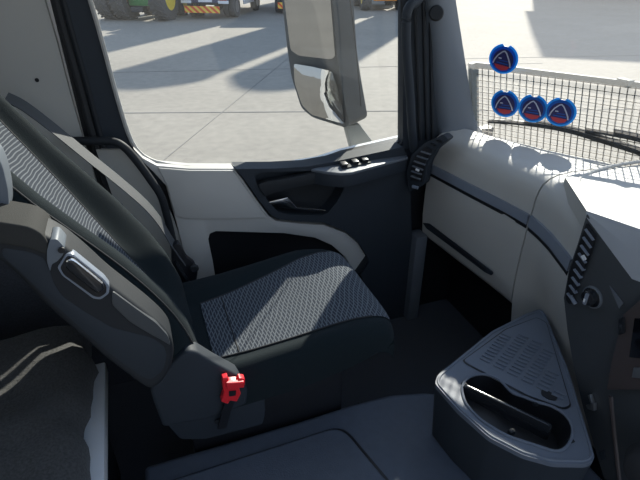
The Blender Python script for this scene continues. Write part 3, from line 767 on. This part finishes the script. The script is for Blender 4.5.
finish('end_cap', prism(rounded(ats(gs, Y=YA - 0.003), 0.008, 3), (0, 0.03, 0), bw=0.006, seg=3), 'dark3', arm)
# rounded plastic hinge shield at the near side of the backrest
sh = [(-18, 150), (-4, 152), (3, 168), (8, 190), (9, 208), (5, 222), (-4, 232), (-18, 232)]
finish('side_shield', prism(rounded(ats(sh, Y=0.955), 0.01, 3), (0, 0.05, 0), bw=0.015, seg=4), 'apillar', seat, sharp=50)

# ------------------------------------------------------------------ seat belt and its anchor
belt = thing('seat_belt', 'dark grey seat belt webbing running down beside the passenger seat back', 'seat belt', (0.05, 1.55, 0.6))
pth = ats([(6, 97), (24, 106), (52, 127), (90, 158), (120, 182), (145, 204), (160, 222), (172, 242), (186, 262)], Y=1.555)
rows = []
P_ = smooth_path(pth, 5)
for i, p in enumerate(P_):
    t = (P_[min(i + 1, len(P_) - 1)] - P_[max(i - 1, 0)]).normalized()
    w = Vector((0.16, 0.95, 0.25)).normalized(); w = (w - t * w.dot(t)).normalized(); n_ = t.cross(w)
    rows.append([p - w * 0.024 - n_ * 0.0012, p + w * 0.024 - n_ * 0.0012, p + w * 0.024 + n_ * 0.0012, p - w * 0.024 + n_ * 0.0012])
finish('webbing', loft(rows, close_rows=True, caps=True), 'webbing', belt, sharp=30)
an = finish('anchor', prism(rounded(ats([(172, 246), (179, 243), (187, 258), (195, 264), (198, 272), (196, 284), (190, 291), (180, 290), (172, 280)], Y=1.54), 0.006, 2), (0, 0.03, 0), bw=0.004), 'black', belt)
ab = at(194, 268, Y=1.535)
finish('anchor_bolt', lathe([(0.016, 0), (0.016, 0.006), (0.010, 0.010), (0.009, 0.006), (0.002, 0.006)], ab, (0, -1, 0), 18), 'dark2', an)
finish('lower_tongue', tube(ats([(176, 262), (190, 284)], Y=1.53), 0, smooth=False, flat=(0.006, 0.004)), 'dark2', an)
# black tubular grab bar on the rear pillar
finish('grab_bar', tube([at(66, 141, Y=1.72), at(90, 141, Y=1.70), at(112, 141.5, Y=1.69), at(124, 147, Y=1.68), at(136, 160, Y=1.675), at(150, 179, Y=1.67), at(161, 196, Y=1.67), at(167, 216, Y=1.675), at(175, 250, Y=1.69), at(182, 280, Y=1.72)], 0.0135, 14, n=6), 'dark2', wl)

# ------------------------------------------------------------------ sleeper bunk
bunk = thing('bunk', 'sleeper bunk with white front rail and crumpled charcoal cloth mattress', 'bunk', (-0.5, 0.4, 0.0))
finish('bunk_box', box((-0.94, -0.9, 0.0), (-0.275, 1.27, 0.44)), 'dark', bunk)
finish('front_rail', box((-0.275, -0.9, 0.455), (-0.224, 1.275, 0.50), 0.006), 'white', bunk)
rows = []
for k in range(70):
    y = -0.9 + 2.30 * k / 69
    r = []
    ex = -0.262 + 0.010 * math.sin(y * 17) + 0.006 * math.sin(y * 41 + 1) + 0.004 * math.sin(y * 67)
    fold = 0.012 * math.exp(-((y - 1.02) / 0.03) ** 2) + 0.010 * math.exp(-((y - 0.90) / 0.025) ** 2)
    zt_ = 0.60 - 0.0 * y
    prof = [(ex - 0.02, 0.47), (ex + 0.004, 0.49), (ex, 0.53), (ex - 0.012, 0.570), (ex - 0.04, 0.592), (ex - 0.08, zt_)]
    for i in range(1, 16):
        x = lerp(ex - 0.08, -0.94, i / 15)
        prof.append((x, zt_ + 0.010 * math.sin(x * 19 + y * 6) + fold * (1 - i / 18) + 0.006 * math.sin(y * 24 + x * 8)))
    prof.append((-0.94, 0.47))
    e = 1.0
    rows.append([Vector((x, y, z if k not in (0, 69) else min(z, 0.56))) for x, z in prof])
finish('mattress', loft(rows, close_rows=True, caps=True), 'bunk', bunk, sharp=70)

# ------------------------------------------------------------------ on and outside the windscreen
def on_screen(px, py, off=0.0):
    d = ray(px, py); lo, hi = 0.5, 4.0
    f = lambda t: (EYE + d * t).x - wsx_s((EYE + d * t).y, (EYE + d * t).z) - off
    for _ in range(50):
        mid = (lo + hi) / 2
        if f(mid) > 0: hi = mid
        else: lo = mid
    return EYE + d * lo
def screen_frame(p):
    ta = Vector((wsx_s(p.y - 0.02, p.z) - wsx_s(p.y + 0.02, p.z), -0.04, 0)).normalized()   # towards the right in the picture
    tu = Vector((-0.20, 0, 1)); tu = (tu - ta * tu.dot(ta)).normalized()
    return ta, tu, ta.cross(tu)
GS = 'round stickers on the windscreen'
def disc(r, notch=True, n=48):
    pts = []
    for k in range(n):
        a = 2 * math.pi * k / n + math.pi / 2
        da = abs((k / n + 0.5) % 1 - 0.5) * 2 * math.pi
        rr = r * (0.80 if notch and da < 0.20 else 1.0)
        pts.append(Vector((rr * math.cos(a), rr * math.sin(a), 0)))
    return pts
def arc_strip(pts, w, z, bm):
    for a, c in zip(pts, pts[1:]):
        a, c = Vector((*a, z)), Vector((*c, z)); d = (c - a).normalized(); s = Vector((-d.y, d.x, 0)) * w
        prism([a - s, c - s + d * w * .5, c + s + d * w * .5, a + s], (0, 0, 0.0004), bm=bm)
def make_sticker(label):
    root = bpy.data.objects.new('windscreen_sticker', None); COL.objects.link(root); root.empty_display_size = 0.05
    root['label'] = label; root['category'] = 'sticker'; root['group'] = GS
    def ch(nm, b, m):
        o = finish(nm, b, m); o.parent = root; return o
    ch('rim', prism(disc(0.055), (0, 0, 0.0016)), 'stk_blue')
    ch('ring', prism([p + Vector((0, -0.001, 0.0016)) for p in disc(0.0475, False)], (0, 0, 0.0006)), 'stk_ring')
    ch('centre_print', prism([p + Vector((0, -0.003, 0.0022)) for p in disc(0.039, False)], (0, 0, 0.0005)), 'stk_navy')
    b = bmesh.new()
    L = [(-0.036, -0.021), (-0.032, -0.006), (-0.022, 0.012), (-0.008, 0.026), (0.0, 0.030)]
    arc_strip(L, 0.0022, 0.0027, b)
    arc_strip([(0.0, 0.030), (0.009, 0.022), (0.020, 0.004), (0.028, -0.012), (0.031, -0.024)], 0.0022, 0.0027, b)
    arc_strip([(-0.018, 0.002), (-0.008, 0.002)], 0.002, 0.0027, b)
    ch('triangle_emblem', b, 'stk_white')
    ch('red_band', prism([Vector((x, y, 0.0027)) for x, y in ((-0.030, -0.022), (0.029, -0.024), (0.021, -0.037), (0.0, -0.043), (-0.021, -0.036))], (0, 0, 0.0004)), 'stk_red')
    b = bmesh.new(); arc_strip([(-0.022, -0.015), (0.022, -0.016)], 0.0016, 0.0027, b); arc_strip([(-0.012, -0.0055), (0.018, -0.006)], 0.0012, 0.0027, b)
    ch('blue_lines', b, 'stk_ring')
    return root
def copy_tree(o, parent=None):
    c = o.copy(); COL.objects.link(c)
    if parent is not None: c.parent = parent
    for k in list(o.children): copy_tree(k, c)
    return c
labels = ['round blue sticker stuck alone above the wire guard', 'round blue sticker, first of the lower three, nearest the side pillar',
          'round blue sticker in the middle of the lower row of three', 'round blue sticker at the right end of the lower three']
spots = [(503.5, 59), (505, 103.5), (533, 108.5), (560.5, 112)]
proto = make_sticker(labels[0])
for i, (sx, sy) in enumerate(spots):
    o = proto if i == 0 else copy_tree(proto)
    o['label'] = labels[i]
    p = on_screen(sx, sy, -0.004)
    ta, tu, tn = screen_frame(p)
    if tn.dot(EYE - p) < 0: tn = -tn
    m3 = Matrix((ta, tu, tn)).transposed().to_4x4()
    if m3.determinant() < 0: m3 = Matrix((ta, tu, -tn)).transposed().to_4x4()
    o.matrix_world = Matrix.Translation(p) @ m3 @ Matrix.Rotation(R((-6, 4, 2, 0)[i]), 4, 'Z')

guard = thing('wire_guard', 'wire mesh stone guard in a grey frame across the lower windscreen', 'guard', (1.6, 1.2, 0.9))
OFF = 0.05
gy = [1.725 - 0.0125 * k for k in range(212)]
def gpt(y, z): return Vector((wsx_s(y, z) + OFF, y, z))
Z0, Z1 = 0.84, 1.178
wb = bmesh.new()
def thin(b, pts, w):
    rings = []
    for p in pts:
        rings.append([b.verts.new(p + Vector((dx, dy, dz))) for dx, dy, dz in ((-w, 0, -w), (w, 0, -w), (w, 0, w), (-w, 0, w))] if len(pts) > 3 else
                     [b.verts.new(p + Vector((dx, dy, 0))) for dx, dy in ((-w, -w), (w, -w), (w, w), (-w, w))])
    for a, c in zip(rings, rings[1:]):
        for k in range(4): b.faces.new([a[k], a[(k + 1) % 4], c[(k + 1) % 4], c[k]])
z = Z0
while z < Z1:
    thin(wb, [gpt(y, z) for y in gy], 0.0014); z += 0.0235
s, last, y = 0.0, None, 1.725
while y > -0.9:
    p = gpt(y, 1.0)
    if last is None or (p - last).length >= 0.0235:
        thin(wb, [gpt(y, Z0), gpt(y, 1.02), gpt(y, Z1)], 0.0014); last = p
    y -= 0.002
finish('wire_mesh', wb, 'wire', guard, smooth=False)
finish('top_rail', tube([gpt(y, Z1 + 0.004) for y in gy[::6]], 0, smooth=False, flat=(0.008, 0.009)), 'frame_grey', guard)
finish('side_rail', tube([gpt(1.735, Z0 - 0.03), gpt(1.735, 1.0), gpt(1.735, Z1 + 0.01)], 0, smooth=False, flat=(0.016, 0.012), up=(0, 1, 0)), 'frame_grey', guard)
finish('clamp', box(tuple(gpt(1.28, Z1) - Vector((0.014, 0.025, 0.004))), tuple(gpt(1.28, Z1) + Vector((0.014, 0.025, 0.018))), 0.003), 'frame_grey', guard)
GW = 'windscreen wipers'
def wiper(pts, label):
    w = thing('windscreen_wiper', label, 'wiper', (0, 0, 0), GW)
    P = [on_screen(x, y, 0.014) for x, y in pts]
    finish('blade', tube(P, 0, n=4, flat=(0.003, 0.008)), 'black', w)
    finish('arm', tube([p + Vector((0.002, -0.002, 0.014)) for p in P[1:]], 0.006, 8, n=4), 'rubber', w)
wiper([(488, 121), (524, 123.5), (565, 130), (602, 141), (642, 154), (662, 163)], 'black wiper lying low behind the wire guard, nearer the side pillar')
wiper([(586, 129.5), (612, 134), (640, 140), (700, 158)], 'black wiper on the right, its tip above the other blade')

# ------------------------------------------------------------------ wing mirror
MP, MN = Vector((0.78, 1.90, 1.1)), Vector((-0.825, -0.565, 0.0)).normalized()
mir = thing('wing_mirror', 'tall dusty black wing mirror with two glasses outside the door window', 'mirror', (0.9, 1.98, 0.85))
up2 = [(270, -70), (281, -5), (287.5, 53), (291.5, 78), (301, 108), (312, 117.5), (345.5, 128), (349, 124), (342, 87), (337, 57), (332, 0), (324, -70)]
hs = rounded(ats(up2, P=MP, N=MN), 0.02, 3)
finish('housing', prism(hs, -MN * 0.15, bw=0.018, seg=4), 'dirty', mir, sharp=50)
def dome(q, n, rad):
    b = bmesh.new(); c = sum(q, Vector()) / len(q); rings = []; dm = max((p - c).length_squared for p in q)
    for k in range(12):
        t = 1 - k / 12
        rings.append([b.verts.new(lerp(c, p, t) + n * ((dm - (lerp(c, p, t) - c).length_squared) / (2 * rad) + 0.001)) for p in q])
    for r0, r1 in zip(rings, rings[1:]):
        for i in range(len(q)): b.faces.new([r0[i], r0[(i + 1) % len(q)], r1[(i + 1) % len(q)], r1[i]])
    cv_ = b.verts.new(c + n * (dm / (2 * rad) + 0.001))
    for i in range(len(q)): b.faces.new([rings[-1][i], rings[-1][(i + 1) % len(q)], cv_])
    return b
for nm, g, lab in (('main_glass', [(272, -60), (284.5, -2), (291, 50), (299, 55.5), (331, 59.3), (335.5, 56.5), (331, 0), (324, -60)], 'upper mirror glass'),
                   ('wide_glass', [(294, 63.5), (315, 66), (334, 70.5), (340, 87), (346, 122), (343.5, 123.5), (314, 113.5), (304.5, 104), (296.5, 82)], 'lower wide angle mirror glass')):
    q = rounded([p + MN * 0.002 for p in ats(g, P=MP, N=MN)], 0.012, 3)
    b = prism(q, MN * 0.001) if nm == 'main_glass' else dome(q, MN, 0.55)
    o = finish(nm, b, 'mirror', mir, smooth=nm != 'main_glass'); o['label'] = lab
sp_, sn_ = at(347, 87, P=MP, N=MN), Vector((0.565, -0.825, 0))
finish('housing_seam', tube(ats([(343, -40), (350, 0), (357, 60), (362, 118)], P=sp_ + sn_ * 0.002, N=sn_), 0.0018, 6, n=2), 'black', mir)
ar = finish('mirror_arm', prism(ats([(346, 126), (360, 124), (378, 148), (374, 156), (354, 156)], Y=1.93), (0, 0.05, 0), bw=0.01), 'frame_grey', mir)

# ------------------------------------------------------------------ the yard outside
G = -1.3
gm = mat('concrete', (0.285, 0.268, 0.24), 0.85, bump=0.0)
nt = gm.node_tree; bsdf = nt.nodes['Principled BSDF']
tc = nt.nodes.new('ShaderNodeTexCoord')
n1 = nt.nodes.new('ShaderNodeTexNoise'); n1.inputs['Scale'].default_value = 0.35; n1.inputs['Detail'].default_value = 8; n1.inputs['Roughness'].default_value = 0.65
n2 = nt.nodes.new('ShaderNodeTexNoise'); n2.inputs['Scale'].default_value = 6.0; n2.inputs['Detail'].default_value = 6
for n_ in (n1, n2): nt.links.new(tc.outputs['Object'], n_.inputs['Vector'])
ad = nt.nodes.new('ShaderNodeMath'); ad.operation = 'ADD'; nt.links.new(n1.outputs['Fac'], ad.inputs[0]); nt.links.new(n2.outputs['Fac'], ad.inputs[1])
rp = nt.nodes.new('ShaderNodeValToRGB')
rp.color_ramp.elements[0].position = 0.7; rp.color_ramp.elements[0].color = (0.215, 0.190, 0.155, 1)
rp.color_ramp.elements[1].position = 1.25; rp.color_ramp.elements[1].color = (0.285, 0.254, 0.207, 1)
mm = nt.nodes.new('ShaderNodeMath'); mm.operation = 'MULTIPLY'; mm.inputs[1].default_value = 0.5
nt.links.new(ad.outputs[0], mm.inputs[0]); rp.color_ramp.elements[0].position = 0.36; rp.color_ramp.elements[1].position = 0.64
nt.links.new(mm.outputs[0], rp.inputs[0]); nt.links.new(rp.outputs[0], bsdf.inputs['Base Color'])
b = bmesh.new(); s = 160
b.faces.new([b.verts.new(v) for v in ((-s, -s, G), (s, -s, G), (s, s, G), (-s, s, G))])
gr = finish('ground', b, gm); setting(gr, 'pale concrete yard')
jm = mat('joint_filler', (0.19, 0.18, 0.165), 0.9)
def joint(p, q, w, nm='expansion_joint', m=jm):
    a, c = at(*p, Z=G), at(*q, Z=G); d = (c - a).normalized(); sd = Vector((-d.y, d.x, 0)) * w; up = Vector((0, 0, 0.004))
    a, c = a - d * 4, c + d * 9
    finish(nm, prism([a - sd + up, c - sd + up, c + sd + up, a + sd + up], (0, 0, 0.004)), m, gr)
joint((139, 113), (280, 112), 0.016)
joint((165, 71.5), (235, 70), 0.01)
joint((180, 147), (280, 65), 0.007)
joint((560, 57), (640, 55.5), 0.02)

# --- vehicles in the row
def wheel_tyre(bm, c, ax, r, w, lugs=0):
    ax = Vector(ax).normalized()
    lathe([(r * 0.56, -w / 2), (r * 0.80, -w / 2), (r * 0.93, -w * 0.46), (r * 0.97, -w * 0.36), (r * 0.98, 0), (r * 0.97, w * 0.36), (r * 0.93, w * 0.46), (r * 0.80, w / 2), (r * 0.56, w / 2)], c, ax, 36, bm=bm, closed=True)
    if lugs:
        s = ax.cross(Vector((0, 0, 1))).normalized(); u = ax.cross(s)
        for k in range(lugs):
            for sd in (-1, 1):
                a0 = 2 * math.pi * (k + (0.5 if sd > 0 else 0)) / lugs
                pts = []
                for (wx, da) in ((0.02, 0.0), (0.48, 0.20), (0.48, 0.29), (0.02, 0.09)):
                    a = a0 + da
                    pts.append(Vector(c) + ax * (sd * wx * w) + (s * math.cos(a) + u * math.sin(a)) * r * 0.955)
                cen_ = sum(pts, Vector()) / 4
                rad = (cen_ - Vector(c)); rad = (rad - ax * rad.dot(ax)).normalized()
                prism(pts, rad * (r * 0.062), bm=bm)
def rim_mesh(c, ax, r, w, side=1):
    ax = Vector(ax).normalized() * side
    return lathe([(r * 0.60, w * 0.46), (r * 0.57, w * 0.47), (r * 0.54, w * 0.40), (r * 0.50, w * 0.25), (r * 0.30, w * 0.15), (r * 0.26, w * 0.25), (r * 0.12, w * 0.28), (0.0, w * 0.28)], c, ax, 32)
def rot_bm(bm, c, ang):
    bmesh.ops.rotate(bm, verts=bm.verts, cent=Vector(c), matrix=Matrix.Rotation(ang, 3, 'Z')); return bm
def obox(o, e, f, lo, hi, bw=0.0):
    """box in a vehicle frame: o origin, e right, f forward"""
    b = box(lo, hi, bw)
    m = Matrix(((e.x, f.x, 0, o.x), (e.y, f.y, 0, o.y), (0, 0, 1, o.z), (0, 0, 0, 1)))
    b.transform(m); return b
def fr(o, e, f, x, y, z): return o + e * x + f * y + Vector((0, 0, z))

# tractor, seen from behind
o = Vector((1.1, 27.7, G)); e = Vector((0.86, -0.51, 0)); f = Vector((0.51, 0.86, 0))
t = thing('tractor', 'green tractor with big dusty lugged tyres and yellow rims in the yard', 'tractor', o)
for x, dual in ((-1.75, 1), (-0.92, 0), (1.05, 0)):
    b = bmesh.new(); wheel_tyre(b, fr(o, e, f, x, 0, 0.98), e, 0.98, 0.72, 22)
    ty = finish('tyre', b, 'tyre', t, sharp=30)
    finish('rim', rim_mesh(fr(o, e, f, x, 0, 0.98), e, 1.02, 0.74, 1 if x > 0 else -1), 'yellow', ty)
for x in (-0.9, 0.9):
    b = bmesh.new(); wheel_tyre(b, fr(o, e, f, x, 2.2, 0.7), e, 0.7, 0.5, 18)
    ty = finish('tyre', b, 'tyre', t, sharp=30)
    finish('rim', rim_mesh(fr(o, e, f, x, 2.2, 0.7), e, 0.72, 0.5, 1 if x > 0 else -1), 'yellow', ty)
finish('axle', obox(o, e, f, (-0.65, -0.25, 0.62), (0.7, 0.35, 1.35), 0.05), 'green', t)
finish('hitch', obox(o, e, f, (-0.3, -0.75, 0.4), (0.3, -0.25, 0.62), 0.03), 'dark', t)
finish('body', obox(o, e, f, (-0.38, 0.3, 0.7), (0.38, 2.7, 1.75), 0.08), 'green', t)
finish('cab', obox(o, e, f, (-0.75, -0.35, 1.35), (0.75, 1.3, 2.9), 0.08), 'screen', t)
finish('cab_roof', obox(o, e, f, (-0.85, -0.5, 2.9), (0.85, 1.4, 3.1), 0.06), 'green', t)
for x in (-1.15, 0.75):
    finish('fender', obox(o, e, f, (x, -0.7, 1.98), (x + 0.4, 0.8, 2.06), 0.03), 'green', t)

def hazard_mat():
    m = mat('hazard_stripes', (0.9, 0.4, 0.05), 0.5)
    n = m.node_tree; b = n.nodes['Principled BSDF']
    tcn = n.nodes.new('ShaderNodeTexCoord'); sp_ = n.nodes.new('ShaderNodeSeparateXYZ'); n.links.new(tcn.outputs['Object'], sp_.inputs[0])
    m1 = n.nodes.new('ShaderNodeMath'); m1.operation = 'ADD'; n.links.new(sp_.outputs['X'], m1.inputs[0]); n.links.new(sp_.outputs['Z'], m1.inputs[1])
    m2 = n.nodes.new('ShaderNodeMath'); m2.operation = 'PINGPONG'; m2.inputs[1].default_value = 0.14; n.links.new(m1.outputs[0], m2.inputs[0])
    m3 = n.nodes.new('ShaderNodeMath'); m3.operation = 'GREATER_THAN'; m3.inputs[1].default_value = 0.07; n.links.new(m2.outputs[0], m3.inputs[0])
    mx = n.nodes.new('ShaderNodeMix'); mx.data_type = 'RGBA'; mx.inputs['A'].default_value = (0.85, 0.10, 0.02, 1); mx.inputs['B'].default_value = (0.95, 0.62, 0.08, 1)
    n.links.new(m3.outputs[0], mx.inputs['Factor']); n.links.new(mx.outputs['Result'], b.inputs['Base Color'])
    return m
M['hazard'] = hazard_mat()
def truck(nm, label, o, e, f, length, h, body):
    """o = ground under the left rear corner seen from behind"""
    t = thing(nm, label, 'truck', o, 'trucks parked in the yard')
    W = 2.5
    finish('chassis', obox(o, e, f, (0.75, 0.1, 0.62), (1.75, length, 0.95), 0.03), 'dark', t)
    finish('rear_bumper', obox(o, e, f, (0.05, -0.04, 0.72), (W - 0.05, 0.06, 0.92), 0.01), 'navy', t)
    finish('hazard_board', obox(o, e, f, (0.2, -0.07, 0.28), (W - 0.5, -0.035, 0.58), 0.0), 'hazard', t)
    finish('number_plate', obox(o, e, f, (0.95, -0.06, 0.76), (1.65, -0.04, 0.9), 0.0), 'white', t)
    for x in (0.1, W - 0.5):
        finish('tail_light', obox(o, e, f, (x, -0.075, 0.84), (x + 0.4, -0.04, 1.0), 0.01), 'tail', t)
        finish('light_bar', obox(o, e, f, (x - 0.05, -0.07, 0.70), (x + 0.48, -0.03, 0.83), 0.01), 'white', t)
    finish('load_body', obox(o, e, f, (0.0, 0.1, 1.02), (W, length * 0.68, h), 0.04), body, t)
    finish('cab', obox(o, e, f, (0.05, length * 0.72, 0.8), (W - 0.05, length, h - 0.4), 0.12), body, t)
    finish('side_guard', obox(o, e, f, (W - 0.1, length * 0.32, 0.5), (W - 0.04, length * 0.56, 1.0), 0.01), 'white', t)
    for y in (length * 0.16, length * 0.64):
        for xx in ((0.16, 0.48, W - 0.48, W - 0.16) if y < 2 else (0.18, W - 0.18)):
            b = bmesh.new(); wheel_tyre(b, fr(o, e, f, xx, y, 0.5), e, 0.5, 0.30)
            ty = finish('tyre', b, 'tyre', t)
            if xx > W - 0.3 or xx < 0.3:
                finish('rim', rim_mesh(fr(o, e, f, xx, y, 0.5), e, 0.52, 0.3, 1 if xx > 1 else -1), 'steel', ty)
    return t
f1 = Vector((0.52, 0.854, 0)); e1 = Vector((0.854, -0.52, 0))
truck('flatbed_truck', 'white truck seen from behind with orange hazard board above its wheels', Vector((2.80, 27.50, G)), e1, f1, 7.0, 3.4, 'white')
truck('box_truck', 'dark truck half hidden behind the wing mirror', Vector((7.55, 27.75, G)), Vector((0.95, -0.31, 0)), Vector((0.31, 0.95, 0)), 7.0, 3.5, 'navy')
# yellow loader between mirror and pillar
o = Vector((12.6, 27.9, G)); e = Vector((0.97, -0.24, 0)); f = Vector((0.24, 0.97, 0))
t = thing('wheel_loader', 'yellow loader with dark tyres beyond the mirror', 'loader', o)
for x in (0.3, 2.3):
    for y in (0.4, 3.0):
        b = bmesh.new(); wheel_tyre(b, fr(o, e, f, x, y, 0.7), e, 0.7, 0.5, 16); ty = finish('tyre', b, 'tyre', t, sharp=30)
        finish('rim', rim_mesh(fr(o, e, f, x, y, 0.7), e, 0.72, 0.5, 1 if x > 1 else -1), 'yellow', ty)
finish('rear_body', obox(o, e, f, (0.6, 0.0, 0.75), (2.0, 1.8, 1.9), 0.08), 'yellow', t)
finish('front_body', obox(o, e, f, (0.7, 1.9, 0.6), (1.9, 3.6, 1.5), 0.08), 'yellow', t)
finish('counterweight', obox(o, e, f, (0.65, -0.25, 0.5), (1.95, 0.1, 1.1), 0.05), 'orange', t)
finish('cab', obox(o, e, f, (0.7, 0.9, 1.9), (1.9, 2.3, 3.0), 0.06), 'screen', t)

# --- invented tall silos and a shed beyond the row; added to throw the long shadows over the yard
def shadow_silo(x, y, r, h, label):
    t = thing('added_silo', label, 'shadow_silo', (x, y, G), 'added shadow casters beyond the parked vehicles')
    prof = [(r, 0.0)]
    for k in range(1, 40): prof.append((r * (1.0 if k % 2 else 0.985), (h - r * 0.6) * k / 40))
    finish('shadow_silo_wall', lathe(prof + [(r, h - r * 0.6)], (x, y, G), (0, 0, 1), 32), 'corrugated', t)
    finish('shadow_silo_roof', lathe([(r * 1.04, h - r * 0.6), (r * 0.7, h - r * 0.25), (r * 0.2, h), (0.0, h)], (x, y, G), (0, 0, 1), 32), 'frame_grey', t)
shadow_silo(16.9, 33.8, 1.45, 16.0, 'added slim grey silo standing nearest behind the yellow loader')
shadow_silo(20.4, 33.0, 1.35, 16.4, 'added wide grey silo standing beyond the loader')
shadow_silo(14.8, 39.0, 1.35, 19.0, 'added grey silo farthest back behind the wing mirror')
sd_ = thing('shadow_shed', 'added tall grey clad shed beyond the yard in front of the cab', 'building', (31, 27, G))
c0 = Vector((28.7, 32.2, G)); ed = Vector((0.79, -0.61, 0)); bd = Vector((0.61, 0.79, 0))
finish('shadow_shed_wall', obox(c0, ed, bd, (0, 0, 0), (24, 14, 15.0)), 'corrugated', sd_)
finish('shadow_shed_roof', prism([c0 + ed * -0.4 + bd * -0.4 + Vector((0, 0, 15.0)), c0 + ed * -0.4 + bd * 7 + Vector((0, 0, 15.9)), c0 + ed * -0.4 + bd * 14.4 + Vector((0, 0, 15.0))], ed * 24.8), 'frame_grey', sd_)
finish('shadow_shed_door', obox(c0, ed, bd, (3, -0.05, 0), (9, 0.02, 5.5)), 'dark', sd_)
